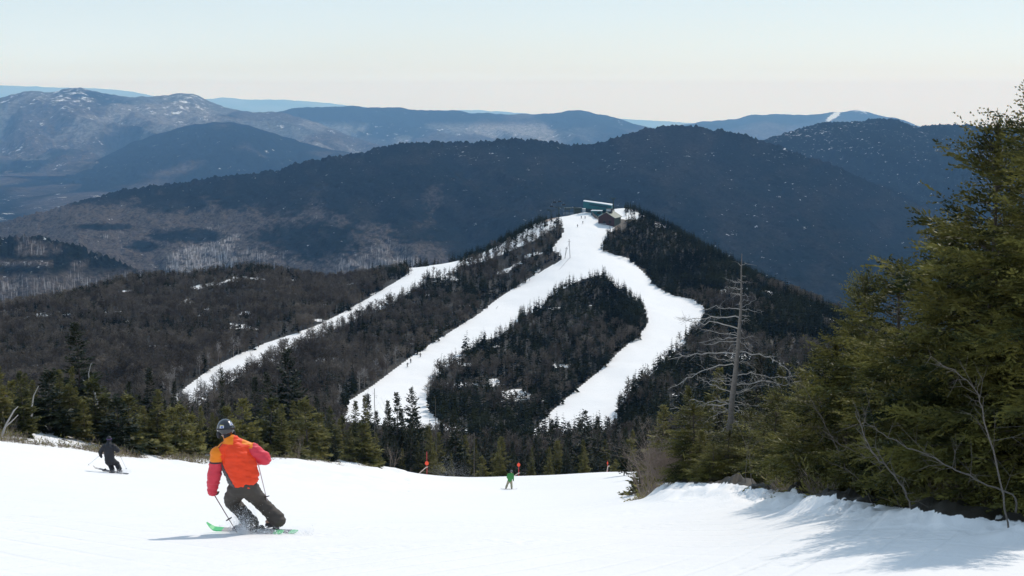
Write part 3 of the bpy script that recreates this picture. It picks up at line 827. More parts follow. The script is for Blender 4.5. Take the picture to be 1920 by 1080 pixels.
        p = np.vstack([p, Al]); d2 = np.vstack([d2, norm(np.stack([np.cos(al), np.sin(al), 1.3 + 0 * al], 1))]); len2 = np.concatenate([len2, np.full(q, 0.05) + (H - zz) * 0.10])
        for q in range(2):
            V, F = blades(p, norm(d2 + rng.normal(0, 0.10, d2.shape)), len2 * rng.uniform(0.95, 1.2, len(p)), 0.0085 + len2 * 0.045, rng, 1.2, 0.5); cg.add(V, F)
        nn = 4
        ni = np.repeat(np.arange(len(p)), nn)
        g_ = rng.uniform(0, 1, len(ni))
        qq = p[ni] + d2[ni] * (len2[ni] * g_)[:, None]
        rd = rng.normal(size=(len(ni), 3)); rd = norm(rd - d2[ni] * np.sum(rd * d2[ni], 1)[:, None])
        V, F = spikes(qq, norm(d2[ni] * 0.9 + rd), rng.uniform(0.020, 0.034, len(ni)), np.full(len(ni), 0.0042), rng); cg.add(V, F)
    return tg.arrays(), cg.arrays()

def merge_variants(seedbase, n, Hs, Ws, mats, nm, **kw):
    out = []
    for i in range(n):
        tg, cg = spruce_mesh(seedbase + i, Hs[i % len(Hs)], Ws[i % len(Ws)], **kw)
        out.append((make_mesh(nm + '_trunk', tg[0], tg[1], M_BARK), [make_mesh(nm + '_crown', cg[0], cg[1], m) for m in mats], Hs[i % len(Hs)]))
    return out

def put_tree(name, var, mat_i, base, h, rz, label, cat='spruce tree', group=None, wide=1.0, sink=0.1):
    tr, crowns, H = var
    e = empty(name, (base[0], base[1], base[2] - sink), rz)
    k = h / H
    e.scale = (k * wide, k * wide, k)
    tag(e, label, cat, group)
    link('trunk', tr, e); link('crown', crowns[mat_i], e)
    return e

TREE_RNG = random.Random(11)
#               8 shapes: broad, slim, gappy, old
V_MID = (merge_variants(100, 3, [8, 9, 7], [1.65, 1.5, 1.65], [M_NEEDLE, M_NEEDLE_DARK], 'broad_spruce', taper=0.9)
       + merge_variants(140, 3, [8, 9, 8], [1.2, 1.05, 1.3], [M_NEEDLE, M_NEEDLE_DARK], 'slim_spruce', taper=0.8, bare=0.10)
       + merge_variants(170, 2, [9, 9], [1.55, 1.35], [M_NEEDLE, M_NEEDLE_DARK], 'ragged_spruce', taper=0.7, bare=0.22, sparse=0.3, gap=0.45)
       + merge_variants(190, 2, [3, 2.6], [1.15, 1.2], [M_NEEDLE, M_NEEDLE_DARK], 'young_spruce', taper=0.95, bare=0.02, whorl=0.15))

# ---- the woods on the ski hill: far stands that read as masses
def far_conifer_unit(rng, nw=9):
    """jagged small conifer, height 1, a few dozen triangles"""
    A = []; D = []; Ln = []; Wd = []
    for i in range(nw):
        t = 0.08 + 0.86 * i / (nw - 1)
        r = 0.20 * (1 - t) ** 0.8 + 0.02
        for j in range(5 if t < 0.7 else 3):
            a = rng.uniform(0, 6.283)
            A.append([0, 0, t + rng.uniform(0, 0.05)]); d = np.array([math.cos(a), math.sin(a), rng.uniform(-0.5, 0.05)]); D.append(d / np.linalg.norm(d))
            Ln.append(r * rng.uniform(0.7, 1.25)); Wd.append(r * 0.30)
    A, D, Ln, Wd = map(np.array, (A, D, Ln, Wd))
    V, F = blades(A, D, Ln, Wd, rng, 0.5, 0.6)
    g = G(); g.add(V, F)
    g.add(*spikes(np.array([[0, 0, 0.0], [0, 0, 0]]), np.array([[0, 0, 1.0], [0, 0, 1.0]]), np.array([1.03, 1.03]), np.array([0.02, 0.02]), rng))
    return g.arrays()[:2]

def far_hardwood_unit(rng, n=40):
    """leafless tree, height 1: thin stem, forking limbs and a fuzz of twigs"""
    g = G()
    g.add(*spikes(np.array([[0, 0, 0.0], [0, 0, 0]]), norm(np.array([[0.03, 0, 1.0], [0, 0.02, 1.0]])), np.array([0.85, 0.8]), np.array([0.014, 0.014]), rng))
    t = rng.uniform(0.3, 0.8, n); a = rng.uniform(0, 6.283, n); up = rng.uniform(0.1, 1.5, n)
    D = norm(np.stack([np.cos(a), np.sin(a), up], 1)); L0 = 0.26 * (1.3 - t)
    A = np.stack([0 * t, 0 * t, t], 1)
    g.add(*spikes(A, D, L0, np.full(n, 0.009), rng))
    for q in range(3):
        A2 = A + D * (L0 * rng.uniform(0.3, 0.9, n))[:, None]
        D2 = norm(D + rng.normal(0, 0.55, D.shape) + np.array([0, 0, 0.3]))
        g.add(*spikes(A2, D2, L0 * rng.uniform(0.4, 0.8, n), np.full(n, 0.008), rng))
    return g.arrays()[:2]

_frng = np.random.default_rng(5)
CON_U = [far_conifer_unit(_frng) for _ in range(8)]
HARD_U = [far_hardwood_unit(_frng) for _ in range(8)]

def stand(name, pts, heights, units, wid, mat, rng, label, cat):
    """many small far trees as one object"""
    Vs = []; Fs = []; off = 0
    idx = rng.integers(0, len(units), len(pts))
    for u, (UV, UF) in enumerate(units):
        s = np.where(idx == u)[0]
        if not len(s): continue
        a = rng.uniform(0, 6.283, len(s)); ca, sa = np.cos(a), np.sin(a); h = heights[s]; w = wid[s] * h
        X = UV[None, :, 0] * ca[:, None] - UV[None, :, 1] * sa[:, None]
        Y = UV[None, :, 0] * sa[:, None] + UV[None, :, 1] * ca[:, None]
        tx = rng.normal(0, 0.03, len(s))
        V = np.stack([X * w[:, None] + pts[s, 0][:, None] + UV[None, :, 2] * (tx * h)[:, None], Y * w[:, None] + pts[s, 1][:, None], UV[None, :, 2] * h[:, None] + pts[s, 2][:, None] - 0.15], -1)
        F = UF[None] + (np.arange(len(s)) * len(UV))[:, None, None] + off
        off += len(s) * len(UV)
        Vs.append(V.reshape(-1, 3)); Fs.append(F.reshape(-1, 3))
    me = make_mesh(name, np.concatenate(Vs), np.concatenate(Fs), mat)
    return tag(link(name, me), label, cat, kind='stuff')

def hill_points(n, rng):
    """random ground points on the hill, uniform in area"""
    Y = rng.uniform(300, 900, n * 2)
    Y = Y[rng.uniform(size=len(Y)) < Y / 900][:n]
    px = rng.uniform(-160, 2080, len(Y))
    x = (px - 960) / FPX * Y
    z = zground(x, Y)
    V = np.stack([x, Y, z], 1)
    qx, qy = proj(V)
    return V, qx, qy

_rng = np.random.default_rng(77)
HV, HX, HY = hill_points(44000, _rng)
_a, _b, _c2 = hill_points(44000, _rng); _k = (_b > 1130) & (_c2 < 640)
HV, HX, HY = np.concatenate([HV, _a[_k]]), np.concatenate([HX, _b[_k]]), np.concatenate([HY, _c2[_k]])
_jx = 9 * fbm(HV[:, 0] * .09, HV[:, 1] * .04, 301, 3); _jy = 7 * fbm(HV[:, 0] * .07, HV[:, 1] * .04, 303, 3)
_ok = ~trail_mask(HX + _jx, HY + _jy)
# the trees' feet keep off the piste, the summit yard and the buildings
_yard = [(1000,400),(1045,392),(1100,380),(1170,384),(1176,432),(1120,440),(1060,412),(1010,416)]
_ok &= ~in_poly(HX, HY, _yard)
_gl = np.zeros(len(HX), bool)
for g in GLADES: _gl |= in_poly(HX, HY, g)
_g3 = in_poly(HX, HY, GLADES[2])
_ok &= ~(_gl & ~_g3 & (_rng.uniform(size=len(HX)) < 0.55)) & ~(_g3 & (_rng.uniform(size=len(HX)) < 0.30))
# small clearings where snow shows between the trees
_cl = fbm(HV[:, 0] * 0.055, HV[:, 1] * 0.055, 201, 3)
_ok &= ~((_cl > 0.50) & ~((HX > 1140) & (HY < 540)) & (_rng.uniform(size=len(HX)) < 0.8))
HV, HX, HY = HV[_ok], HX[_ok], HY[_ok]
_mixn = fbm(HV[:, 0] * 0.02, HV[:, 1] * 0.02, 203, 4)
# share of conifers: spruce near the top and on the right, hardwood down on the left flank
_shareL = np.interp(HX, [-300, 350, 700, 900, 1150, 1250, 2000], [0.22, 0.26, 0.42, 0.74, 0.88, 1.0, 1.0]) + np.interp(HY, [380, 480, 560, 700], [0.45, 0.25, 0.0, -0.03])
_shareL = _shareL + 0.3 * in_poly(HX, HY, [(1120,490),(1000,560),(880,640),(800,690),(780,760),(850,850),(990,860),(1120,740),(1240,640),(1230,560),(1160,500)])
_crest = ((HY - np.interp(HX, [-300, 0, 250, 480, 740, 860, 960, 1090], [645, 585, 525, 507, 510, 490, 447, 396])) < 12) & (HX < 1100)
_isC = (_rng.uniform(size=len(HX)) < np.clip(_shareL + 0.9 * _mixn, 0.05, 1)) | (_crest & (_rng.uniform(size=len(HX)) < 0.7) & (HX > 100))
# conifers line the lower sides of the trails
_hH = np.where(_isC, _rng.uniform(3.2, 8.0, len(HX)), _rng.uniform(4.0, 8.6, len(HX)))
_hH *= np.interp(HY, [380, 450, 700], [0.72, 0.85, 1.0])
_tallone = _isC & (_rng.uniform(size=len(HX)) < 0.04); _hH[_tallone] *= 1.35

def hill_region(qx, qy):
    r = np.zeros(len(qx), int)                                   # 0 left flank beyond the left trail
    tl = np.interp(qy, [480, 500, 560, 640, 700, 770], [900, 800, 700, 540, 430, 330])
    r[qx > tl] = 1                                               # between left and middle trails
    isl = [(1125,500),(800,700),(790,760),(860,815),(990,830),(1230,600)]
    r[in_poly(qx, qy, [(1120,490),(1000,560),(880,640),(800,690),(780,760),(850,850),(990,860),(1120,740),(1240,640),(1230,560),(1160,500)])] = 2
    right = qx > np.interp(qy, [380, 480, 560, 600, 700, 800], [1120, 1150, 1270, 1300, 1190, 1130])
    r[right] = 3
    return r
_reg = hill_region(HX, HY)
REG_LABEL = [('dark and grey woods covering the left flank beyond the left ski trail', 'leafless grey hardwoods on the left flank beyond the left ski trail'),
             ('spruce woods on the strip between the left and middle ski trails', 'leafless hardwoods on the strip between the left and middle ski trails'),
             ('spruce woods on the teardrop island between the two wide ski trails', 'leafless hardwoods on the teardrop island between the two wide ski trails'),
             ('dense dark spruce woods covering the right shoulder of the ski hill', 'leafless trees scattered in the dark right shoulder of the ski hill')]
# ---- individuals lifted out of the stands: the largest in the photograph along the trail edges
_fine = _rng.uniform(size=len(HX))
_edge = np.zeros(len(HX), bool)
for dx, dy in ((22, 0), (-22, 0), (0, 16), (0, -14)): _edge |= trail_mask(HX + dx, HY + dy)
_cand = np.where(_edge & (HX > 0) & (HX < 1500) & (HY > 560) & (HY < 780))[0]
_lift = np.zeros(len(HX), bool)
_birch_idx = [i for i in _cand if not _isC[i] and HX[i] < 900]
_spr_idx = [i for i in _cand if _isC[i]]
_birch_idx = sorted(_birch_idx, key=lambda i: -_hH[i] / HV[i, 1])[:60]
_spr_idx = sorted(_spr_idx, key=lambda i: -_hH[i] / HV[i, 1])[:70]
for i in _birch_idx + _spr_idx: _lift[i] = True

for r in range(4):
    for c in (True, False):
        s = np.where((_reg == r) & (_isC == c) & ~_lift)[0]
        if not len(s): continue
        wid = _rng.uniform(0.8, 1.25, len(s)) if c else _rng.uniform(0.9, 1.6, len(s))
        lab = REG_LABEL[r][0 if c else 1]
        stand('conifer_woods' if c else 'hardwood_woods', HV[s], _hH[s], CON_U if c else HARD_U, wid, M_HILL_CONIF if c else M_HILL_HARD, _rng, lab, 'woods')

LABELLED = []     # (object, base label, sort key) -> labels made unique at the end
CON_ME = [make_mesh('hill_spruce', u[0] * np.array([1.1, 1.1, 1]), u[1], M_HILL_CONIF) for u in [far_conifer_unit(_frng, 14) for _ in range(5)]]
M_PALE = solid('pale_birch_bark', (0.34, 0.30, 0.27), 0.8, var=0.2, scale=0.3)
BIR_ME = []
for _ in range(5):
    V, F = far_hardwood_unit(_frng, 26)
    g = G(); g.add(V * np.array([0.8, 0.8, 1]), F); g.tube([[0, 0, 0], [0.02, 0, 0.4], [0, 0, 0.8]], [0.012, 0.009, 0.003], 4)
    a = g.arrays(); BIR_ME.append(make_mesh('hill_birch', a[0], a[1], M_PALE))
REG_NAME = ['left flank', 'strip between the left and middle trails', 'teardrop island of trees', 'right shoulder of the hill']
for n_, i in enumerate(_birch_idx + _spr_idx):
    b = i in set(_birch_idx)
    me = (BIR_ME if b else CON_ME)[n_ % 5]
    o = link('birch_tree' if b else 'spruce_tree', me, None, HV[i] - np.array([0, 0, 0.1]), (0, 0, TREE_RNG.uniform(0, 6)))
    h = _hH[i] * (1.0 if b else 1.1); o.scale = (h, h, h)
    near_tr = 'left ski trail' if _reg[i] == 0 or (_reg[i] == 1 and HX[i] < np.interp(HY[i], [560, 640, 700, 770], [820, 690, 600, 520])) else ('middle ski trail' if _reg[i] == 1 or (_reg[i] == 2 and HX[i] < 960) else 'right ski trail')
    band = 'high up' if HY[i] < 600 else ('above halfway' if HY[i] < 640 else ('halfway up' if HY[i] < 680 else ('below halfway' if HY[i] < 725 else ('low down' if HY[i] < 765 else 'lowest'))))
    if b: tag(o, None, 'birch tree', 'bare birches lining the ski trails')
    else: tag(o, None, 'spruce tree', 'small spruces lining the ski trails')
    LABELLED.append((o, ('pale leafless birch ' if b else 'small dark spruce ') + band + (' on left edge of ' if trail_mask(np.array([HX[i] + 24]), np.array([HY[i]]))[0] else ' on right edge of ') + near_tr.replace(' ski', ''), HX[i]))
# ------------------------------------------------------------------ the belt of trees behind the snow edge
def top_h(px, Y, top_py):
    """height that brings a tree standing at (px, Y) up to photo row top_py"""
    b = on_ground(px, Y); t = P(px, top_py, Y)
    return b, max(0.8, float(t[2] - b[2]) + 0.1)

def lookup_scene_bit(px):
    for x, s in ((90, 'behind the far left snow bank'), (300, 'behind the black skier'), (395, 'between black and orange skiers'),
                 (520, 'behind the orange skier'), (660, 'right of the orange skier'), (780, 'left of the first marker disc'),
                 (880, 'behind the first marker disc'), (1000, 'behind the green snowboarder'), (1110, 'between the second and third marker discs'), (1200, 'behind the third marker disc')):
        if px < x: return s
    return 'behind the dead tree'

def add_spruce(px, Y, top, vi, mi, wide=1.0, group='spruces in the belt behind the snow edge', size=None, label=None):
    b, h = top_h(px, Y, top)
    e = put_tree('spruce_tree', V_MID[vi], mi, b, h, TREE_RNG.uniform(0, 6.28), None, 'spruce tree', group, wide)
    if label: e['label'] = label
    else:
        look = ['broad', 'broad', 'broad', 'slim', 'slim', 'slim', 'ragged', 'ragged', 'bushy young', 'bushy young'][vi]
        hs = 'tall' if h > 8 else ('middling' if h > 4.5 else 'low')
        LABELLED.append((e, '%s %s %s spruce %s' % (hs, look, 'dark' if mi else 'olive', lookup_scene_bit(px)), px))
    return e, h

# trees one can pick out by their outline
for px, Y, top, vi, mi, w, lab in [
    (150, 104, 606, 0, 1, 1.25, 'tallest broad dark spruce at the far left, rising above its neighbours against the grey woods'),
    (545, 140, 655, 2, 1, 1.15, 'tall broad dark spruce rising above the orange skier'),
    (482, 138, 708, 4, 1, 1.2, 'dark spruce with bare lower stem left of the tall broad one above the orange skier'),
    (287, 112, 690, 5, 1, 1.1, 'slim dark spruce whose tip stands clear, right of the far left giant'),
    (246, 108, 716, 3, 1, 1.2, 'dark narrow spruce between the far left giant and the skier in black'),
    (330, 122, 716, 4, 1, 1.0, 'slim dark spruce at the foot of the left ski trail'),
    (420, 150, 690, 7, 1, 0.55, 'thin ragged spruce tip silhouetted on the foot of the left ski trail'),
    (505, 150, 700, 3, 1, 1.0, 'slim spruce tucked beside the tall broad one above the orange skier'),
    (773, 158, 728, 6, 1, 1.0, 'ragged dark spruce silhouetted against the foot of the middle ski trail'),
    (690, 152, 738, 5, 1, 0.9, 'slim spruce tip on the snow at the foot of the middle ski trail'),
    (670, 150, 752, 3, 0, 1.1, 'olive spruce behind the two bare-stemmed ones right of the orange skier'),
    (745, 156, 738, 3, 1, 1.1, 'dark pointed spruce beside the ragged one at the foot of the middle trail'),
    (728, 156, 752, 4, 1, 1.0, 'slim dark spruce left of the pointed one at the foot of the middle trail'),
    (853, 165, 768, 2, 1, 0.8, 'dark rounded spruce against the shaded snow below the teardrop island'),
    (1096, 170, 770, 6, 1, 1.25, 'bushy dark spruce standing up against the foot of the right ski trail'),
    (1119, 175, 782, 4, 1, 1.0, 'small dark spruce tip right of the bushy one below the right ski trail'),
    (1032, 175, 786, 5, 1, 0.8, 'thin spruce tip at the left side of the foot of the right ski trail'),
    (1008, 170, 790, 4, 1, 0.9, 'slim dark spruce where the teardrop island meets the right ski trail'),
    (1065, 178, 792, 6, 1, 0.9, 'low ragged spruce in the middle of the foot of the right ski trail'),
    (140, 86, 688, 3, 0, 0.9, 'olive young spruce with a visible stem in front of the far left giant'),
    (52, 84, 700, 6, 0, 1.3, 'loose olive spruce at the far left edge above the snow bank'),
    (10, 90, 724, 0, 0, 1.1, 'olive spruce cut by the left edge of the view'),
    (98, 100, 712, 4, 1, 1.0, 'dark spruce peering over the loose olive one at the far left'),
    (685, 128, 742, 4, 0, 1.0, 'olive spruce with a long bare stem, further right of the orange skier'),
    (622, 126, 762, 5, 0, 1.1, 'olive spruce whose stem stands in snow right of the orange skier')]:
    add_spruce(px, Y, top, vi, mi, w, label=lab)

_r = random.Random(3)
edgeY = lambda px: float(np.interp(px, [-300, 0, 200, 400, 560, 700, 800, 960, 1190], [67, 69, 77, 92, 107, 124, 138, 147, 146]))
TOPX = [-120, 0, 60, 200, 260, 350, 450, 560, 650, 700, 800, 850, 900, 1000, 1100, 1200]
TOPY = [725, 722, 715, 722, 742, 755, 748, 738, 762, 765, 772, 800, 806, 818, 815, 790]
# front row: low, bushy, olive
px = -110.0
while px < 700:
    Y = edgeY(px) + _r.uniform(3, 12)
    g = float(ground_py(np.array([px]), np.array([Y]))[0])
    hpx = _r.uniform(55, 125) if px < 560 else _r.uniform(50, 120)
    if not (575 < px < 600 and _r.random() < .6):
        add_spruce(px, Y, g - hpx, _r.choice([8, 9, 8, 0, 2]), 0 if _r.random() < 0.9 else 1, _r.uniform(0.9, 1.3))
    px += _r.uniform(17, 30)
# middle row
px = -120.0
while px < 1190:
    Y = edgeY(px) + _r.uniform(12, 26) + (6 if px > 700 else 0)
    t = float(np.interp(px, TOPX, TOPY)) + _r.uniform(8, 62)
    add_spruce(px, Y, t, _r.choice([0, 1, 2, 3, 4, 5, 6]), 0 if _r.random() < 0.72 else 1, _r.uniform(0.85, 1.15))
    px += _r.uniform(13, 21)
# close behind the rim on the right part, small olive ones at its lip
px = 705.0
while px < 1195:
    Y = 149 + _r.uniform(0, 8)
    add_spruce(px, Y, float(_r.uniform(822, 872)), _r.choice([0, 1, 3, 8, 9, 5]), 0 if _r.random() < 0.75 else 1, _r.uniform(0.9, 1.2))
    px += _r.uniform(22, 36)
# back row, dark
px = -120.0
while px < 1230:
    Y = edgeY(px) + _r.uniform(30, 60)
    t = float(np.interp(px, TOPX, TOPY)) + _r.uniform(-8, 26)
    add_spruce(px, Y, t, _r.choice([0, 2, 3, 4, 5, 6, 3]), 1 if _r.random() < 0.85 else 0, _r.uniform(0.85, 1.15))
    px += _r.uniform(17, 26)

# group behind and beside the dead tree
def add_mid(px, Y, top, vi, mi, w, lab=None):
    e, h = add_spruce(px, Y, top, vi, mi, w, group='spruces massed behind the dead tree', label=lab)
for px, Y, top, vi, mi, w, lab in [
    (1170, 120, 806, 5, 1, 1.0, 'dark spruce at the right end of the belt, left of the leafless bush'),
    (1205, 105, 780, 3, 1, 1.1, 'dark pointed spruce directly left above the leafless bush'),
    (1200, 44, 868, 9, 0, 1.0, 'small olive spruce bush at the corner of the right-hand wood, under the leafless bush'),
    (1218, 41, 872, 8, 0, 1.0, 'low dense spruce bush at the corner of the snow, beside the leafless bush'),
    (1240, 80, 760, 2, 0, 1.2, 'olive spruce rising behind the leafless bush'),
    (1290, 72, 724, 1, 0, 1.3, 'broad olive spruce left behind the dead tree'),
    (1325, 62, 742, 0, 0, 1.3, 'olive spruce with drooping boughs just left of the dead tree trunk'),
    (1345, 80, 690, 3, 0, 1.3, 'tall olive spruce seen through the dead tree branches'),
    (1420, 84, 664, 4, 1, 1.4, 'dark spruce behind the right-hand branches of the dead tree'),
    (1462, 70, 688, 1, 0, 1.2, 'olive spruce right of the dead tree behind the bare sapling'),
    (1268, 48, 806, 2, 1, 1.2, 'dark shadowed spruce right behind the leafless bush'),
    (1312, 33, 806, 0, 0, 1.5, 'bright olive spruce in front of the foot of the dead tree, to its left'),
    (1384, 32.6, 800, 1, 0, 1.6, 'bright olive spruce in front of the foot of the dead tree, to its right'),
    (1452, 33, 742, 2, 0, 1.5, 'full olive spruce between the dead tree and the big right-hand spruces'),
    (1495, 50, 690, 0, 0, 1.3, 'olive spruce behind the bare sapling'),
    (1346, 38, 770, 2, 1, 1.4, 'dark spruce filling the gap left of the dead tree trunk'),
    (1400, 56, 730, 0, 1, 1.4, 'dark spruce filling the gap right of the dead tree trunk'),
    (1520, 60, 655, 3, 1, 1.4, 'dark spruce peering over the right-hand thicket'),]:
    add_mid(px, Y, top, vi, mi, w, lab)

# the wood goes on to the right, beyond what the photograph frames
for px, Y, top, vi, mi, w in [(2120,26,300,0,0,1.2),(2230,24,250,1,0,1.2),(2350,28,330,2,1,1.2),(2460,25,280,0,0,1.2),(2600,27,300,1,1,1.2),(2200,34,380,2,1,1.3),(2420,38,420,0,1,1.3),(2750,30,330,2,0,1.2),
    (1960,34,420,0,1,1.3),(2080,42,470,1,1,1.3),(1860,44,560,2,1,1.3),(1740,48,600,0,1,1.3),(1640,52,640,1,1,1.3),(2300,50,500,0,1,1.4),(2550,48,480,2,1,1.4)]:
    b, h = top_h(px, Y, top); h = min(h, 8.5)
    e = put_tree('spruce_tree', V_MID[vi], mi, b, h, TREE_RNG.uniform(0, 6.28), None, 'spruce tree', 'spruces deeper in the right-hand wood', w)
    LABELLED.append((e, ('dark' if mi else 'olive') + ' spruce deep in the wood behind the tallest right-hand spruces', px))

# ------------------------------------------------------------------ the big spruces at the right, seen twig by twig
def near_variants():
    out = []
    for sd, H, W, kw in ((300, 5.6, 1.6, dict(taper=0.50, bare=0.12, gap=0.36)), (301, 4.6, 1.45, dict(taper=0.48, bare=0.08, gap=0.33, lean=-0.02)), (302, 3.0, 1.15, dict(taper=0.58, bare=0.05, gap=0.3))):
        tg, cg = spruce_mesh(sd, H, W, detail='near', **kw)
        out.append((make_mesh('near_spruce_trunk', tg[0], tg[1], M_BARK), [make_mesh('near_spruce_crown', cg[0], cg[1], M_NEEDLE_NEAR)], H))
    return out
V_NEAR = near_variants()
for px, Y, top, vi, w, rz, lab in [
    (1936, 16.2, 172, 0, 0.95, 0.4, 'tallest spruce at the right edge of the view, its tip standing against the sky'),
    (1828, 17.6, 236, 1, 0.85, 2.0, 'second tallest spruce at the right, pointed top just under the skyline'),
    (1766, 18.6, 440, 1, 0.95, 4.4, 'full spruce in the middle of the big right-hand thicket'),
    (1675, 20.5, 505, 2, 1.0, 1.1, 'pointed spruce left in the big right-hand thicket, top below the blue ridge'),
    (1615, 22.5, 522, 1, 0.8, 5.2, 'leftmost tall spruce of the right-hand thicket, twin of the pointed one beside it'),
    (1560, 23.0, 640, 2, 1.2, 0.3, 'rounded spruce stepping down at the left of the right-hand thicket'),
    (1505, 26.0, 742, 2, 1.25, 2.6, 'low bright spruce at the left foot of the right-hand thicket'),
    (1428, 29.5, 812, 2, 1.5, 3.9, 'low spruce over the snow bank below the dead tree'),
    (1335, 31.0, 836, 2, 1.5, 5.7, 'small spruce on the snow bank right of the leafless bush'),
    (1650, 20.2, 700, 2, 1.1, 4.0, 'spruce bush filling the foot of the right-hand thicket above the snow bank'),
    (1735, 18.4, 740, 2, 1.05, 0.9, 'spruce bush behind the curved bare branch at the right'),
    (1585, 22.0, 780, 2, 1.2, 3.0, 'low spruce bush at the snow bank left of the curved bare branch'),
    (1885, 19.0, 420, 0, 1.0, 3.3, 'spruce behind the tallest one at the right edge of the view'),
    (1300, 34.0, 762, 2, 1.5, 1.2, 'bright olive spruce on the bank between the leafless bush and dead tree'),
    (1366, 31.5, 812, 2, 1.6, 2.9, 'low bright spruce hiding the foot of the dead tree'),
    (1448, 31.0, 738, 2, 1.3, 5.1, 'bright spruce on the bank directly right of the dead tree'),
    (1405, 33.0, 776, 2, 1.5, 0.1, 'spruce pressed against the right side of the dead trunk'),
    (2150, 17.0, 300, 1, 1.1, 2.2, 'spruce just beyond the right edge of the view, nearest the piste'),
    (2290, 17.5, 260, 0, 1.0, 4.9, 'tall spruce further beyond the right edge of the view'),
    (2440, 18.0, 340, 1, 1.1, 0.8, 'spruce furthest beyond the right edge of the view'),
    (2030, 17.5, 300, 0, 1.0, 1.7, 'spruce cut off by the right edge of the view')]:
    b, h = top_h(px, Y, top)
    e = put_tree('spruce_tree', V_NEAR[vi], 0, b, h, rz, lab, 'spruce tree', 'big spruces at the right edge of the piste', w, 0.05)

# ------------------------------------------------------------------ dead tree, saplings, bushes
def snag_tree():
    Y = 34.0
    S = lambda x, y: (1200 + x / 2.25, 420 + y / 2.25)
    base = on_ground(1366, Y); e = empty('dead_tree', base)
    tag(e, 'grey dead tree with bare horizontal branches standing above the right-hand spruces', 'dead tree')
    toL = lambda p: np.asarray(p) - base
    tp = [(372,1000),(370,930),(374,880),(383,820),(388,740),(400,650),(410,560),(418,450),(425,370),(428,280),(427,200),(430,125)]
    tr = [19,19,18,17.5,16.5,14.5,12.5,10.5,8,5.5,4,1.5]
    pts = [toL([0, 0, 0]) * 0] + [toL(P(*S(x, y), Y)) for x, y in tp]
    k = Y / FPX / 2.25 * 0.74
    g = G(); g.tube(np.array(pts), np.array([21] + tr) * k, 10, 0)
    g.build('trunk', M_DEADBARK, e, True)
    rng = np.random.default_rng(9)
    extra = []
    for q in range(34):      # short broken stubs and fine side branches all the way up
        yy = rng.uniform(150, 850); xx = np.interp(yy, [125, 280, 450, 650, 820], [430, 428, 418, 400, 383]); sg = rng.choice([-1, 1]); ll = rng.uniform(14, 75) * (0.5 + yy / 900)
        extra.append([(xx, yy), (xx + sg * ll * .5, yy + rng.uniform(-8, 4)), (xx + sg * ll, yy + rng.uniform(-14, 14))])
    brs = [[(427,250),(392,243),(358,230)],[(427,272),(385,266),(355,268)],[(429,352),(460,338),(492,312)],[(429,362),(480,366),(525,368)],[(425,360),(360,354),(300,352),(250,366)],
        [(420,395),(330,394),(260,405),(150,392)],[(418,442),(300,420),(220,410),(158,398)],[(416,472),(330,460),(250,438)],[(414,494),(340,498),(300,508),(262,505)],[(414,478),(330,486),(250,500)],
        [(410,545),(300,545),(200,552),(118,572)],[(408,582),(330,570),(290,555)],[(412,480),(440,510),(470,540),(482,548)],[(412,540),(520,555),(590,590),(625,615),(642,645)],
        [(404,600),(320,600),(250,625),(200,655),(118,698)],[(396,722),(340,692),(290,670),(245,648)],[(398,682),(330,665),(300,660)],[(392,756),(330,748),(270,752),(210,740)],[(390,764),(300,768),(230,776),(127,780)],
        [(402,640),(480,630),(560,652),(660,640)],[(400,682),(500,665),(590,672),(680,676)],[(396,722),(440,704),(490,688),(580,680)],[(394,746),(450,758),(530,770)],[(390,762),(430,790),(470,830),(540,868),(570,880)],
        [(392,775),(440,800),(490,826),(556,864)],[(388,836),(440,844),(490,868),(540,895)],[(378,850),(340,878),(275,885)],[(386,790),(350,795),(320,800),(268,840)],[(428,300),(410,296),(388,312)],
        [(404,590),(430,575),(450,560)],[(396,700),(412,716),(416,745)],[(392,640),(350,640),(318,622)],[(420,330),(440,322),(462,324)],[(426,225),(440,218),(448,222)],[(430,180),(420,172),(416,166)],
        [(392,800),(450,806),(520,806),(560,800)],[(400,660),(350,655),(300,668),(262,660)],[(418,410),(440,404),(458,412)],[(412,505),(380,520),(362,540)],[(384,868),(350,900),(312,912)]]
    for i, b in enumerate(brs + extra):
        n = len(b); L = math.dist(b[0], b[-1])
        dy = rng.uniform(-1, 1) * L * 0.9 * k
        c = []
        for j, (x, y) in enumerate(b):
            f = j / (n - 1)
            p = P(*S(x, y), Y + dy * f)
            c.append(toL(p))
        c = np.array(c)
        # resample with small crooks
        tt = np.linspace(0, n - 1, 3 * n); cc = np.stack([np.interp(tt, range(n), c[:, q]) for q in range(3)], 1)
        cc[1:-1] += rng.normal(0, 0.012 + 0.004 * L / 80, (len(cc) - 2, 3))
        r0 = np.clip(L * 0.013, 1.6, 3.4) * k * 1.05
        g = G(); g.tube(cc, np.linspace(r0, r0 * 0.3, len(cc)), 5, 0)
        for q in range(int(L / 13)):
            f = rng.uniform(0.25, 1.0); j = min(int(f * (len(cc) - 1)), len(cc) - 2); p0 = cc[j]
            d = norm(cc[j + 1] - cc[j]) + rng.normal(0, 0.75, 3); d = norm(d); l = rng.uniform(0.06, 0.30)
            p1 = p0 + d * l * .5 + rng.normal(0, .02, 3); p2 = p0 + d * l + rng.normal(0, .03, 3)
            g.tube([p0, p1, p2], [r0 * 0.35, r0 * 0.25, r0 * 0.12], 3, 0, cap=False)
        g.build('branch', M_SNAG, e, True)
snag_tree()

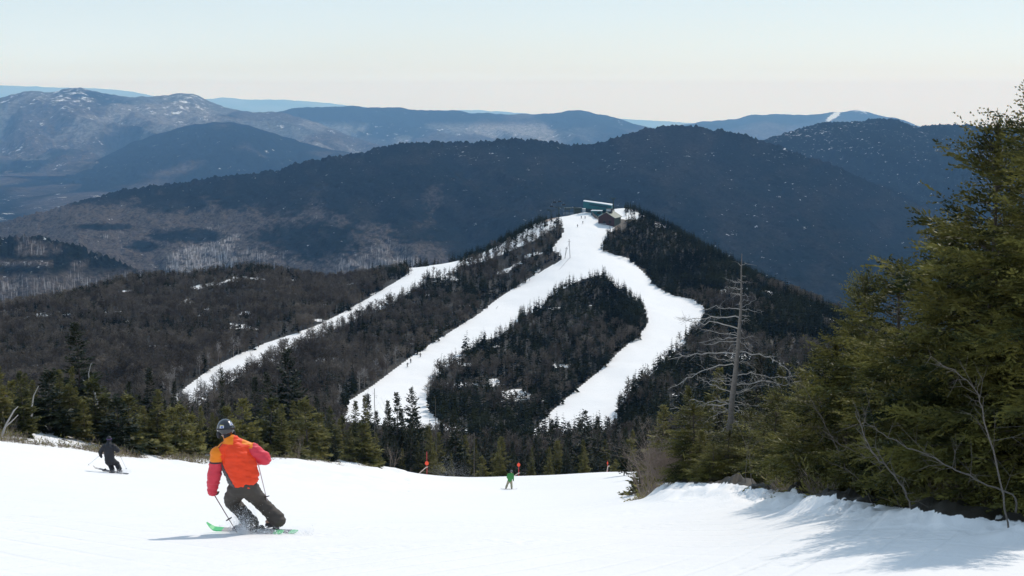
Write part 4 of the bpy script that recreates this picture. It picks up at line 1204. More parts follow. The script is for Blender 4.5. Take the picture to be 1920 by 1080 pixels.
def bare_plant(name, px, Y, top, nstem, spread, lab, cat, mat, seed, r0=0.012, fork=5, lean=0.0, group=None, straight=0.5):
    """leafless shrub or sapling: stems fork upward into twigs"""
    b, h = top_h(px, Y, top); rng = np.random.default_rng(seed)
    g = G()
    def grow(p, d, L, r, lv):
        pts = [p]; q = p.copy(); dd = d.copy()
        for i in range(4):
            dd = norm(dd + rng.normal(0, 0.13, 3) + np.array([0, 0, 0.05])); q = q + dd * L / 4; pts.append(q.copy())
        g.tube(pts, np.linspace(r, r * 0.45, 5), 4 if lv == 0 else 3, 0, cap=False)
        if lv < 3:
            for i in range(fork if lv == 0 else 3):
                j = rng.integers(1, 5); a = norm(dd + rng.normal(0, 0.5, 3) + np.array([0, 0, 0.15]))
                grow(pts[j], a, L * rng.uniform(0.35, 0.62), r * 0.5, lv + 1)
    for s_ in range(nstem):
        a = rng.uniform(0, 6.283); d = norm(np.array([math.cos(a) * spread + lean, math.sin(a) * spread, 1.0]))
        grow(np.array([rng.normal(0, spread * .25), rng.normal(0, spread * .25), -0.05]), d, h * rng.uniform(0.55, 0.85), r0 * rng.uniform(.6, 1), 0)
    V, F, M = g.arrays()
    V[:, 2] *= h / max(V[:, 2].max(), 0.1)
    o = link(name, make_mesh(name, V, F, mat, None, False), None, b)
    return tag(o, lab, cat, group)

bare_plant('leafless_bush', 1250, 35.5, 775, 46, 0.50, 'dense brown leafless bush at the corner where the right-hand wood meets the snow', 'bush', M_TWIG, 1, 0.014, 6)
bare_plant('leafless_bush', 1218, 36, 815, 20, 0.40, 'smaller leafless bush at the left foot of the dense brown one', 'bush', M_TWIG, 14, 0.012, 5)
bare_plant('bare_sapling', 1498, 32, 622, 3, 0.30, 'thin bare sapling right of the dead tree, above the spruce tops', 'sapling', M_BARE, 2, 0.013, 5)
bare_plant('bare_sapling', 1560, 22.5, 600, 1, 0.25, 'bare grey sapling leaning out of the left of the right-hand thicket', 'sapling', M_BARE, 4, 0.010, 6, -0.30)
bare_plant('bare_sapling', 1462, 27, 838, 5, 0.5, 'leafless low sapling fanning out over the snow bank below the dead tree', 'sapling', M_BARE, 5, 0.008, 4)
bare_plant('bare_sapling', 1400, 27, 800, 2, 0.2, 'slender upright bare sapling in front of the low spruces below the dead tree', 'sapling', M_BARE, 6, 0.009, 4)
bare_plant('bare_sapling', 20, 74, 750, 4, 0.4, 'bare twiggy sapling at the far left edge on the snow bank', 'sapling', M_BARE, 7, 0.02, 4, 0.3)
bare_plant('bare_sapling', 735, 134, 828, 5, 0.3, 'small leafless sapling at the piste edge right of the orange skier', 'sapling', M_TWIG, 8, 0.016, 4)
bare_plant('bare_sapling', 560, 112, 800, 6, 0.35, 'leafless brown thicket behind the right shoulder of the skier in orange', 'sapling', M_TWIG, 9, 0.016, 4)
bare_plant('bare_sapling', 715, 168, 730, 3, 0.2, 'grey leafless treetop against the snow at the foot of the middle trail', 'sapling', M_BARE, 10, 0.03, 5)

def limb(px0, pts, Y, r0, lab, seed, depth=0.0, name='bare_branch'):
    """a long bare bough growing from the ground out of the thicket"""
    rng = np.random.default_rng(seed)
    c = np.array([P(x, y, Y + depth * i) for i, (x, y) in enumerate(pts)])
    base = c[0].copy(); base[2] = float(zground(base[0], base[1])) - 0.05
    if abs(base[2] - c[0][2]) < 1.2: c = np.vstack([base, c])
    n = len(c); tt = np.linspace(0, n - 1, 4 * n); cc = np.stack([np.interp(tt, range(n), c[:, q]) for q in range(3)], 1)
    cc[1:] += rng.normal(0, 0.008, (len(cc) - 1, 3))
    L = np.sum(np.linalg.norm(np.diff(cc, axis=0), axis=1))
    g = G(); g.tube(cc - cc[0], np.linspace(r0, r0 * 0.25, len(cc)), 6, 0)
    for q in range(int(L / 0.10)):
        j = rng.integers(len(cc) // 4, len(cc) - 1); d = norm(norm(cc[j + 1] - cc[j]) + rng.normal(0, 0.55, 3)); l = rng.uniform(0.10, 0.55)
        p0 = cc[j] - cc[0]; p1 = p0 + d * l * .5; p2 = p0 + norm(d + rng.normal(0, .3, 3)) * l
        g.tube([p0, p1, p2], [r0 * 0.3, r0 * 0.2, r0 * 0.08], 3, 0, cap=False)
        for w in range(2):
            d3 = norm(d + rng.normal(0, .6, 3)); g.tube([p1, p1 + d3 * l * .4], [r0 * .15, r0 * .06], 3, 0, cap=False)
    o = g.build(name, M_BARE, None, True, cc[0])
    return tag(o, lab, 'branch', None)
limb(0, [(1765,975),(1745,980),(1712,960),(1695,915),(1672,885),(1640,855),(1622,820),(1604,770)], 15.8, 0.017, 'curved bare bough that hooks down to the snow edge and rises left through the thicket', 31)
limb(0, [(1905,930),(1840,905),(1790,880),(1745,855),(1700,838),(1660,815),(1620,790)], 15.0, 0.012, 'long bare bough crossing the dark foot of the tallest spruces', 32)
limb(0, [(1600,940),(1590,890),(1575,850),(1555,810),(1530,765),(1505,720),(1490,690)], 20.5, 0.010, 'bare grey stem rising leftward across the bright low spruces', 33)
limb(0, [(1892,990),(1870,880),(1850,800),(1835,740),(1800,700),(1760,680)], 14.4, 0.012, 'bare bough arching under the second tallest spruce', 34)
limb(0, [(1690,960),(1668,900),(1630,862),(1590,838),(1560,826)], 17.2, 0.009, 'thin bare bough sweeping left above the snow bank', 35)
limb(0, [(1640,950),(1615,905),(1590,880),(1555,868)], 18.0, 0.008, 'thinnest bare bough just above the snow bank hollow', 36)

# standing dead poles and the broken pale snag in the belt
def pole_snag(px, Y, top, lab, r=0.05, twigs=6, seed=0):
    b, h = top_h(px, Y, top); rng = np.random.default_rng(seed)
    g = G(); z = np.linspace(-0.1, h, 7)
    c = np.stack([rng.normal(0, .03, 7) , rng.normal(0, .03, 7), z], 1)
    g.tube(c, np.linspace(r, r * 0.55, 7), 6, 0)
    for i in range(twigs):
        t = rng.uniform(.4, .97); a = rng.uniform(0, 6.283); l = rng.uniform(.15, .5)
        p = np.array([0, 0, h * t]); g.tube([p, p + np.array([math.cos(a) * l, math.sin(a) * l, l * .1])], [r * .25, r * .1], 3, 0, cap=False)
    tag(g.build('dead_pole_tree', M_BARE, None, True, b), lab, 'dead tree', 'dead poles standing in the spruce belt')
for i, (px, Y, top, r, lab) in enumerate([(704, 150, 730, 0.08, 'dead pole with broken top against the snow at the foot of the middle trail'), (818, 160, 750, 0.08, 'grey dead pole in front of the shaded snow below the teardrop island'),
    (889, 152, 812, 0.06, 'short grey dead pole between the first marker disc and the snowboarder'), (1060, 152, 836, 0.06, 'short grey dead pole between the second and third marker discs'),
    (373, 125, 688, 0.06, 'thin dead pole at the foot of the left ski trail'), (522, 130, 706, 0.06, 'pale dead pole left of the tall broad spruce above the orange skier')]):
    pole_snag(px, Y, top, lab, r * 0.7, 12, 50 + i)
def forked_snag(pts_list, Y, lab):
    base = on_ground(pts_list[0][0][0], Y); g = G()
    for i, pl in enumerate(pts_list):
        c = np.array([P(x, y, Y) - base for x, y in pl])
        if i == 0: c = np.vstack([[0, 0, -0.1], c])
        g.tube(c, np.linspace(0.085 if i == 0 else 0.05, 0.02, len(c)), 6, 0)
    tag(g.build('broken_snag', M_SNAG, None, True, base), lab, 'dead tree')
forked_snag([[(184,800),(182,750),(176,733),(168,722),(166,700),(171,681)],[(176,733),(166,720),(155,712)],[(183,742),(185,728),(190,722)]], 88, 'pale forked snag with broken arms in front of the far left giant spruce')
forked_snag([[(58,790),(60,760),(63,742),(72,724)]], 80, 'short pale broken snag at the far left above the snow bank')
forked_snag([[(2,820),(12,795),(26,770),(34,762)],[(8,802),(22,790),(34,778)]], 71, 'pale crooked snag leaning right at the left edge of the view')

# tangled brush, buried sprigs and dead twigs along the foot of the trees
def undergrowth(nm, spans, n, hmax, lab, seed, w=0.006):
    rng = np.random.default_rng(seed); A = []; 
    for (pa, pb, off0, off1, Yf) in spans:
        m = n // len(spans); p = rng.uniform(pa, pb, m); Y = np.array([Yf(q) for q in p]) + rng.uniform(0, 1, m) ** 1.3 * (off1 - off0) + off0
        x = (p - 960) / FPX * Y; keep = fbm(x * 0.35, Y * 0.2, seed, 3) > -0.08
        x, Y = x[keep], Y[keep]; A.append(np.stack([x, Y, zground(x, Y) - .03], 1))
    A = np.concatenate(A); g = G(); V0 = []
    hh = hmax * rng.uniform(0.15, 1, len(A)) ** 1.5
    idx = np.repeat(np.arange(len(A)), 7); P0 = A[idx]
    D = norm(rng.normal(0, 0.8, (len(idx), 3)) + np.array([0, 0, 0.9])); D[:, 2] = np.abs(D[:, 2])
    L = hh[idx] * rng.uniform(.4, 1, len(idx))
    V, F = spikes(P0, D, L, np.full(len(idx), w), rng); g.add(V, F, 0)
    for q in range(3):
        P1 = P0 + D * (L * rng.uniform(.2, .95, len(idx)))[:, None]; D1 = norm(D + rng.normal(0, .7, D.shape))
        sp = rng.uniform(size=len(idx)) < .45
        V, F = spikes(P1[~sp], D1[~sp], L[~sp] * .45, np.full((~sp).sum(), w * .7), rng); g.add(V, F, 0)
        V, F = blades(P1[sp], D1[sp], L[sp] * .26, L[sp] * .028 + w * 1.2, rng, 1.0); g.add(V, F, 1)
    V, F, M = g.arrays(); return tag(link(nm, make_mesh(nm, V, F, [M_TWIG, M_NEEDLE], M)), lab, 'undergrowth', kind='stuff')
undergrowth('undergrowth', [(-120, 700, 1.0, 13, edgeY), (-120, 380, 0.5, 7, edgeY)], 1900, 0.8, 'brown brush and fir sprigs poking from the snow bank at the far left edge', 71, 0.011)
_rb = lambda p: float(np.interp(p, [1190, 1220, 1290, 1350, 1400, 1540, 1600, 1700, 1760, 1920, 2100], [38, 37.5, 34, 30.5, 28, 21.5, 20.0, 18.0, 17.0, 15.6, 15.6]))
undergrowth('undergrowth', [(1195, 2080, 0.2, 5.0, _rb), (1400, 2080, 0.2, 3.0, _rb)], 2600, 0.75, 'dark tangle of twigs and sprigs under the right-hand wood', 72, 0.0045)
# ------------------------------------------------------------------ people on skis
M_SKIN = solid('skin', (0.50, 0.30, 0.22), 0.55, var=0.08, scale=20)
M_ORANGE = solid('orange_red_shell', (0.90, 0.062, 0.014), 0.55, var=0.10, scale=5, bump=0.012, bscale=9, spec=0.3)
M_AMBER = solid('amber_yoke', (0.90, 0.24, 0.012), 0.55, var=0.06, scale=6, bump=0.008, bscale=10, spec=0.3)
M_PINK = solid('rose_sleeve', (0.70, 0.050, 0.080), 0.55, var=0.12, scale=6, bump=0.014, bscale=10, spec=0.3)
M_GREYP = solid('grey_side_panel', (0.11, 0.105, 0.105), 0.7, var=0.1, scale=8, bump=0.006, bscale=12)
M_PIPING = solid('dark_piping', (0.03, 0.022, 0.03), 0.6)
M_TROUS = solid('charcoal_trousers', (0.060, 0.052, 0.045), 0.75, var=0.18, scale=6, bump=0.014, bscale=9)
M_BLACKC = solid('black_cloth', (0.014, 0.015, 0.020), 0.7, var=0.2, scale=6, bump=0.01, bscale=9)
M_BLACKG = solid('black_gloss_shell', (0.012, 0.013, 0.018), 0.18, var=0.1, scale=6, spec=0.6, coat=0.5)
M_STICK = solid('pale_sticker', (0.62, 0.62, 0.66), 0.4, var=0.3, scale=30)
M_STICKB = solid('blue_sticker', (0.10, 0.14, 0.42), 0.4, var=0.3, scale=30)
M_STICKY = solid('yellow_sticker', (0.65, 0.50, 0.08), 0.4)
M_BOOT = solid('dark_boot_shell', (0.05, 0.045, 0.05), 0.35, var=0.2, scale=10)
M_GLOVE = solid('brown_black_glove', (0.055, 0.035, 0.025), 0.7, var=0.4, scale=12)
M_SKIG = solid('green_ski_top', (0.16, 0.66, 0.27), 0.35, var=0.05)
M_SKIW = solid('pale_ski_middle', (0.55, 0.50, 0.47), 0.35, var=0.35, scale=14)
M_SKID = solid('dark_ski', (0.10, 0.10, 0.11), 0.35)
M_POLE = solid('pale_pole', (0.62, 0.50, 0.52), 0.35, metal=0.2)
M_POLED = solid('dark_red_pole', (0.16, 0.06, 0.06), 0.35, metal=0.2)
M_BLACKP = solid('black_plastic', (0.02, 0.02, 0.02), 0.45)
M_METAL = solid('grey_steel', (0.35, 0.36, 0.37), 0.4, metal=0.7)
M_GREENJ = solid('green_jacket', (0.045, 0.23, 0.055), 0.65, var=0.12, scale=8, bump=0.01, bscale=10)
M_KHAKI = solid('khaki_trousers', (0.30, 0.28, 0.19), 0.75, var=0.15, scale=8, bump=0.01, bscale=10)
M_PURPLE = solid('purple_band', (0.07, 0.03, 0.16), 0.6)
M_REDTRIM = solid('red_trim', (0.35, 0.03, 0.05), 0.6)
M_HELMG = solid('grey_helmet', (0.10, 0.10, 0.11), 0.4)

def fuse(g, name, mats, voxel, parent=None, smooth_it=4, paint=None, wrinkle=0.0, seed=0, loc=None):
    """melt overlapping shapes into one continuous surface"""
    V, F, M = g.arrays()
    tmp = bpy.data.objects.new('tmp', make_mesh('tmp', V, F, [M_SKIN])); SC.collection.objects.link(tmp)
    r = tmp.modifiers.new('r', 'REMESH'); r.mode = 'VOXEL'; r.voxel_size = voxel; r.use_smooth_shade = True
    s = tmp.modifiers.new('s', 'SMOOTH'); s.factor = 0.5; s.iterations = smooth_it
    dg = bpy.context.evaluated_depsgraph_get()
    me = bpy.data.meshes.new_from_object(tmp.evaluated_get(dg), depsgraph=dg)
    bpy.data.objects.remove(tmp)
    me.name = name
    n = len(me.vertices); co = np.empty(n * 3, np.float32); me.vertices.foreach_get('co', co); co = co.reshape(-1, 3)
    if wrinkle:
        no = np.empty(n * 3, np.float32); me.vertices.foreach_get('normal', no); no = no.reshape(-1, 3)
        w = fbm(co[:, 0] * 9 + co[:, 2] * 7, co[:, 2] * 26 + co[:, 1] * 6 + seed, seed, 3)
        co = co + no * (np.clip(w, -0.4, 0.5) * wrinkle)[:, None]
        me.vertices.foreach_set('co', co.astype(np.float32).ravel())
    me.materials.clear()
    for m in (mats if isinstance(mats, (list, tuple)) else [mats]): me.materials.append(m)
    nf = len(me.polygons); mi = np.zeros(nf, np.int32)
    if paint is not None:
        c = np.empty(nf * 3, np.float32); me.polygons.foreach_get('center', c); mi = paint(c.reshape(-1, 3)).astype(np.int32)
    me.polygons.foreach_set('material_index', mi); me.polygons.foreach_set('use_smooth', np.ones(nf, bool))
    me.update()
    return link(name, me, parent, loc)

def A3(*v): return np.array(v, float)

def chain(g, pts, rad):
    for i in range(len(pts) - 1): g.capsule(pts[i], rad[i], pts[i + 1], rad[i + 1])

def hand_shape(g, wrist, knuck, side, curl_to, s=1.0):
    """palm, five curled fingers of different lengths, and a thumb off the side of the palm"""
    wrist, knuck, curl_to = map(lambda a: np.asarray(a, float), (wrist, knuck, curl_to))
    f = norm(knuck - wrist); side = norm(np.asarray(side, float)); side = norm(side - f * np.dot(side, f)); nrm = norm(curl_to)
    nrm = norm(nrm - f * np.dot(nrm, f))
    for q in (-0.030, -0.010, 0.010, 0.030): g.capsule(wrist + side * q * .7 * s, 0.020 * s, knuck + side * q * s, 0.017 * s, n=8)
    for q, L in ((-0.033, 0.85), (-0.011, 1.0), (0.011, 1.06), (0.033, 0.96)):
        p0 = knuck + side * q * s; p1 = p0 + (f * 0.026 + nrm * 0.020) * L * s; p2 = p1 + (nrm * 0.026 - f * 0.006) * L * s; p3 = p2 + (-f * 0.022 + nrm * 0.002) * L * s
        chain(g, [p0, p1, p2, p3], [0.0135 * s, 0.012 * s, 0.011 * s, 0.010 * s])
    t0 = wrist + f * 0.025 * s + side * 0.036 * s; t1 = t0 + (side * 0.018 + f * 0.022 + nrm * 0.016) * s; t2 = t1 + (nrm * 0.026 + f * 0.006 - side * 0.012) * s
    chain(g, [t0, t1, t2], [0.015 * s, 0.013 * s, 0.011 * s])

def head_shape(g, c, fwd, s=1.0):
    """skull, face with brow, nose, mouth and chin, ears"""
    c = np.asarray(c, float); f = norm(np.asarray(fwd, float)); r = norm(np.cross(f, A3(0, 0, 1))); u = np.cross(r, f)
    R = np.stack([r, f, u], 1)
    g.ball(c, (0.078 * s, 0.098 * s, 0.112 * s), 0, 16, 12, R)
    g.ball(c + (f * 0.045 - u * 0.055) * s, (0.055 * s, 0.052 * s, 0.060 * s), 0, 12, 8, R)      # jaw
    g.capsule(c + (f * 0.096 + u * 0.012) * s, 0.009 * s, c + (f * 0.112 - u * 0.022) * s, 0.014 * s, n=8)  # nose
    for q in (-1, 1):
        g.ball(c + (r * 0.079 * q - u * 0.008) * s, (0.010 * s, 0.020 * s, 0.032 * s), 0, 8, 6, R)  # ears
        g.ball(c + (f * 0.080 + r * 0.032 * q + u * 0.012) * s, 0.016 * s, 0, 8, 6)
    g.capsule(c + (f * 0.092 - u * 0.050 - r * 0.022) * s, 0.009 * s, c + (f * 0.092 - u * 0.050 + r * 0.022) * s, 0.009 * s, n=8)

def body_mesh(J, root, s=1.0, voxel=0.018):
    """the whole body as one surface: head, neck, trunk, arms, hands, legs, feet"""
    g = G()
    head_shape(g, J['head'], J['look'], s)
    g.capsule(J['head'] + A3(0, 0, -0.06) * s, 0.055 * s, J['neck'], 0.062 * s)
    chain(g, [J['neck'], J['chest'], J['belly'], J['pelvis']], [0.10 * s, 0.145 * s, 0.135 * s, 0.145 * s])
    for q in ('L', 'R'):
        chain(g, [J['chest'] * .5 + J['neck'] * .5, J['sh' + q], J['el' + q], J['wr' + q]], [0.09 * s, 0.062 * s, 0.044 * s, 0.030 * s])
        g.capsule(J['wr' + q], 0.028 * s, J['wr' + q] + norm(J['wr' + q] - J['el' + q]) * 0.07 * s, 0.026 * s)
        chain(g, [J['hip' + q], J['kn' + q], J['an' + q]], [0.090 * s, 0.060 * s, 0.042 * s])
        g.capsule(J['an' + q], 0.042 * s, J['an' + q] + J['toe' + q], 0.034 * s)
    return fuse(g, 'person', M_SKIN, voxel * s, None, 3, loc=None)

def ski(tip, tail, up, mats, lab, group, width=0.10, thick=0.018, grn=(0.20, 0.96)):
    """a ski from tail to tip: shaped sides, upturned shovel, coloured ends"""
    tip = np.asarray(tip, float); tail = np.asarray(tail, float); L = np.linalg.norm(tip - tail); f = norm(tip - tail); up = norm(np.asarray(up, float)); up = norm(up - f * np.dot(up, f)); r = np.cross(f, up)
    t = np.linspace(0, 1, 26); w = width * (0.36 + 0.16 * np.abs(t * 2 - 1) ** 2); w[0] *= .55; w[1] *= .85; w[-1] *= 0.20; w[-2] *= 0.62; w[-3] *= 0.88
    rise = np.clip((t - 0.90) / 0.10, 0, 1) ** 1.7 * 0.10 + np.clip((0.03 - t) / 0.03, 0, 1) * 0.012
    V = []
    for i in range(26):
        c = tail + f * L * t[i] + up * rise[i]
        for a, b in ((-1, 0), (1, 0), (1, 1), (-1, 1)): V.append(c + r * a * w[i] + up * thick * b)
    V = np.array(V); F = []; M = []
    for i in range(25):
        for q in range(4):
            F.append([i * 4 + q, i * 4 + (q + 1) % 4, i * 4 + 4 + (q + 1) % 4, i * 4 + 4 + q]); M.append(0 if (t[i] < grn[0] - .10 or t[i] > grn[1] - 0.16) else 1)
    F += [[0, 1, 2, 3], [100, 101, 102, 103]]; M += [0, 0]
    base = (tip + tail) / 2
    o = link('ski', make_mesh('ski', V - base, F, mats, M), None, base)
    tag(o, lab, 'ski', group)
    for d in (0.02, -0.16):    # binding: toe and heel piece
        g = G(); c = f * (d * L * .8 + (0.12 if d > 0 else 0)) + up * 0.035
        Rm = np.stack([r, f, up], 1)
        g.box(c, (0.06, 0.09, 0.04), 0, R=Rm); g.box(c + up * 0.025 - f * 0.01, (0.045, 0.05, 0.03), 0, R=Rm)
        g.build('binding', M_BLACKP, o)
    return o

def pole(top, tip, mat, lab, group, basket=0.09, r=0.008):
    top = np.asarray(top, float); tip = np.asarray(tip, float); f = norm(tip - top)
    g = G(); g.tube([top - tip, f * -0.0 ], [r, r * 0.6], 8, 0)
    o = link('ski_pole', make_mesh('ski_pole', *g.arrays()[:2], mat, None, True), None, tip)
    tag(o, lab, 'ski pole', group)
    g = G(); g.capsule(top - tip, r * 2, top - tip + f * 0.11, r * 1.7, n=8); g.build('grip', M_BLACKP, o, True)
    g = G(); c = -f * basket; ref = norm(np.cross(f, A3(0, 0, 1) if abs(f[2]) < .9 else A3(1, 0, 0))); b2 = np.cross(f, ref)
    ring = np.array([c + (ref * math.cos(a) + b2 * math.sin(a)) * 0.045 for a in np.linspace(0, 6.283, 17)])
    g.tube(ring, 0.005, 5, 0, cap=False)
    for a in (0, 1.57, 3.14, 4.71): g.tube([c, c + (ref * math.cos(a) + b2 * math.sin(a)) * 0.045], 0.004, 4, 0)
    g.build('basket', M_BLACKP, o)
    return o

def boots(J, root, q, mat=None, s=1.0, fwd=None):
    g = G(); a = J['an' + q]; f = norm(J['toe' + q]); k = norm(J['kn' + q] - a)
    g.capsule(a + k * 0.02, 0.062 * s, a + k * 0.20 * s, 0.066 * s); g.capsule(a - f * 0.07 * s + A3(0, 0, -0.045) * s, 0.050 * s, a + f * 0.15 * s + A3(0, 0, -0.05) * s, 0.045 * s)
    o = fuse(g, 'boot', mat or M_BOOT, 0.012 * s, root, 2)
    g = G()
    for h in (0.03, 0.09, 0.15):
        c = a + k * h * s; g.ball(c, (0.071 * s, 0.071 * s, 0.009), 0, 14, 4)
    g.build('buckle', M_METAL, o)
    return o

# ---- skier in the orange jacket
def orange_skier():
    Y0 = 18.9
    foot = on_ground(470, Y0)
    k = Y0 / (FPX * 0.985)
    def q(px, py, d=0.0): return A3((px - 470) * k, d, (1003 - py) * k)
    J = dict(head=q(425, 803, .10), neck=q(437, 826, .05), chest=q(447, 850, .06), belly=q(454, 880, .02), pelvis=q(459, 905, 0),
             shL=q(412, 846, .04), elL=q(402, 892, .03), wrL=q(396, 923, .12), shR=q(474, 842, .10), elR=q(495, 862, .18), wrR=q(478, 872, .40),
             hipL=q(449, 912, .02), knL=q(426, 948, .30), anL=q(468, 985, .10), hipR=q(466, 911, .02), knR=q(481, 950, .30), anR=q(517, 984, .22),
             look=A3(-0.45, 0.9, -0.1), toeL=A3(-0.15, 0.02, -0.04), toeR=A3(-0.15, 0.03, -0.04))
    body = body_mesh(J, None)
    body.location = tuple(foot)
    tag(body, 'large skier in orange jacket, rose sleeves and black helmet, leaning into a turn', 'person')
    # trousers
    g = G()
    g.capsule(J['pelvis'] + A3(0, 0, .05), .165, J['pelvis'] - A3(0, 0, .01), .170)
    for s_ in 'LR':
        kn, an = J['kn' + s_], J['an' + s_]
        chain(g, [J['hip' + s_], kn, kn * .45 + an * .55, an + norm(kn - an) * .04], [.145, .108, .100, .104])
        g.capsule(an + norm(kn - an) * .10, .104, an + norm(kn - an) * -.01, .108)
    fuse(g, 'trousers', M_TROUS, .015, body, 3, wrinkle=0.016, seed=3)
    # jacket: body, yoke, side panel and sleeves are one garment sewn of different cloths
    g = G()
    hemL, hemR = q(447, 898, .0), q(468, 892, .02)
    chain(g, [J['neck'] + A3(0, 0, .01), J['chest'], J['belly'], q(458, 896, .0)], [.115, .205, .195, .185])
    g.capsule(J['shL'] + A3(.02, 0, -.02), .105, J['shR'] + A3(-.03, 0, -.02), .10)
    chain(g, [J['neck'] + A3(0, 0, .02), J['shL'] + A3(.03, 0, .0)], [.09, .10]); chain(g, [J['neck'] + A3(0, 0, .02), J['shR'] + A3(-.02, 0, .0)], [.09, .10])
    g.capsule(q(436, 868, .03), .14, q(449, 903, 0), .125); g.capsule(q(466, 868, .04), .13, q(470, 890, .02), .135)
    g.capsule(J['neck'] + A3(-.01, 0, -.02), .085, J['neck'] + A3(-.035, .015, .055), .080)
    cx = np.array([[412, 437, 447], [474, 450, 455]])
    pxk = lambda c: (470 + c[:, 0] / k, 1003 - c[:, 2] / k)
    def paintj(c):
        x, z = pxk(c); m = np.zeros(len(c), int)
        sm = np.interp(z, [812, 824, 838, 870, 917], [441, 422, 411, 424, 452]); yokeL = (z < 862) & (x < sm); yokeR = (z < 827 + (x - 462) * 0.35) & (x > 458)
        m[yokeL | yokeR] = 1
        m[(z < 826) & (x < 443)] = 1
        side = (x < sm) & (z > 864); m[side] = 2
        seamL = np.abs(x - sm) < 1.0; m[seamL & (z > 826)] = 3
        return m
    fuse(g, 'jacket', [M_ORANGE, M_AMBER, M_GREYP, M_PIPING], .012, body, 3, paintj, wrinkle=0.020, seed=11)
    for s_ in 'LR':
        g = G(); chain(g, [J['sh' + s_], J['el' + s_], J['wr' + s_]], [.108, .098, .072])
        c0 = J['sh' + s_]
        def pa(c, c0=c0, s_=s_):
            x, z = pxk(c)
            return np.where((z < 861) & (s_ == 'L'), 1, np.where((s_ == 'R') & (z < 836) & (x < 477), 1, np.where((np.abs(z - 862) < 1.2) & (s_ == 'L'), 2, 0)))
        fuse(g, 'sleeve', [M_PINK, M_AMBER, M_PIPING], .012, body, 3, pa, wrinkle=0.018, seed=17)
    g = G(); hand_shape(g, J['wrL'], J['wrL'] + A3(-.015, .045, -.06), A3(.9, .2, 0.1), A3(.3, .6, -.3), 1.12)
    fuse(g, 'glove', M_GLOVE, .0055, body, 1)
    g = G(); hand_shape(g, J['wrR'], J['wrR'] + A3(-.04, .06, .01), A3(0, .2, 1), A3(.2, .2, -.8), 1.12)
    fuse(g, 'glove', M_GLOVE, .0055, body, 1)
    for s_ in 'LR': boots(J, body, s_)
    # helmet
    hc = J['head'] + A3(0.0, -.005, .025); f = norm(J['look']); r = norm(np.cross(f, A3(0, 0, 1))); u = np.cross(r, f); R = np.stack([r, f, u], 1)
    g = G(); g.ball(hc, (.118, .140, .132), 0, 24, 16, R); V, F, M = g.arrays(); loc = (V - hc) @ R
    V = hc + np.stack([loc[:, 0], loc[:, 1], np.maximum(loc[:, 2], -.055 - 0.03 * (loc[:, 1] < 0))], 1) @ R.T
    he = link('helmet', make_mesh('helmet', V, F, M_BLACKG, None, True), body)
    g = G()
    for s_ in (-1, 1): g.ball(hc + (r * .102 * s_ - u * .075 - f * .01), (.028, .055, .055), 0, 12, 8, R)
    g.capsule(hc - u * .09 - f * .07, .05, hc - u * .12 - f * .05, .045)
    g.build('ear_pad', M_BLACKC, he, True)
    def patch(yaw, el, w, h, m, nm='sticker'):
        vv = []; 
        for i in range(5):
            for j in range(4):
                a = yaw + (i / 4 - .5) * w; e = el + (j / 3 - .5) * h
                d = A3(math.cos(e) * math.sin(a), -math.cos(e) * math.cos(a), math.sin(e))
                vv.append(hc + R @ (d * A3(.1195, .1415, .1335)))
        link(nm, make_mesh(nm, np.array(vv), grid_faces(5, 4), m, None, True), he)
    patch(-.75, .25, .55, .38, M_STICK); patch(-.72, .28, .22, .2, M_STICKB); patch(-.80, .46, .5, .08, M_STICKY)
    patch(.55, .55, .5, .34, M_STICK); patch(.62, .5, .2, .16, M_STICKB)
    g = G(); ring = np.array([hc + R @ A3(.121 * math.sin(a), -.143 * math.cos(a), .0 + .012 * math.cos(a)) for a in np.linspace(-2.4, 2.4, 24)])
    g.tube(ring, .011, 5, 0); g.build('goggle_strap', M_BLACKC, he, True)
    # skis, nearly across the slope, tips to the left
    def gp(px, py, d, lift=0.0):
        p = foot + q(px, py, d); return p
    def ongr(x, y, l): return A3(x, y, float(zground(x, y)) + l)
    a = foot
    ski(ongr(a[0] + (377 - 470) * k, a[1] + .42, .05), ongr(a[0] + (532 - 470) * k, a[1] + .02, .02), A3(.1, -.35, 1), [M_SKIG, M_SKIW], 'green-tipped ski furthest left under the orange skier', 'skis of the orange skier')
    ski(ongr(a[0] + (436 - 470) * k, a[1] + .62, .03), ongr(a[0] + (556 - 470) * k, a[1] + .14, .02), A3(.1, -.3, 1), [M_SKIG, M_SKID], 'green-tipped ski under the right boot of the orange skier', 'skis of the orange skier')
    hL = foot + J['wrL'] + A3(.0, .05, -.05)
    tL = foot + q(444, 991, .0); tL[2] = float(zground(tL[0], tL[1])) + .02
    pole(hL + norm(hL - tL) * .08, tL, M_POLED, 'dark red ski pole planted by the left hand of the orange skier', 'poles of the orange skier', 0.22)
    hR = foot + J['wrR'] + A3(-.02, .05, .0)
    pole(hR + A3(-.02, .0, .06), foot + q(497, 948, .25), M_POLE, 'pale ski pole trailing from the right hand of the orange skier', 'poles of the orange skier', 0.06)
    # snow thrown up by the skis
    rng = np.random.default_rng(4); n = 14000
    c = np.empty((n, 3)); t = rng.uniform(0, 1, n) ** 1.6
    c[:, 0] = (458 - 470) * k + rng.normal(0, .04 + .09 * t, n); c[:, 2] = np.abs(rng.normal(0, .06 + .10 * t, n)) + .20 * t * rng.uniform(0, 1, n); c[:, 1] = rng.normal(0.02, .10, n)
    m2 = n // 3; c[:m2, 0] = rng.uniform((425 - 470) * k, (590 - 470) * k, m2); c[:m2, 2] = np.abs(rng.normal(0, .025, m2)) + .01; c[:m2, 1] = rng.normal(0.0, .12, m2)
    sz = rng.uniform(.0015, .0042, n) * (1 + 2 * (rng.uniform(size=n) < .03))
    T = norm(np.array([[1, 1, 1], [1, -1, -1], [-1, 1, -1], [-1, -1, 1]], float))
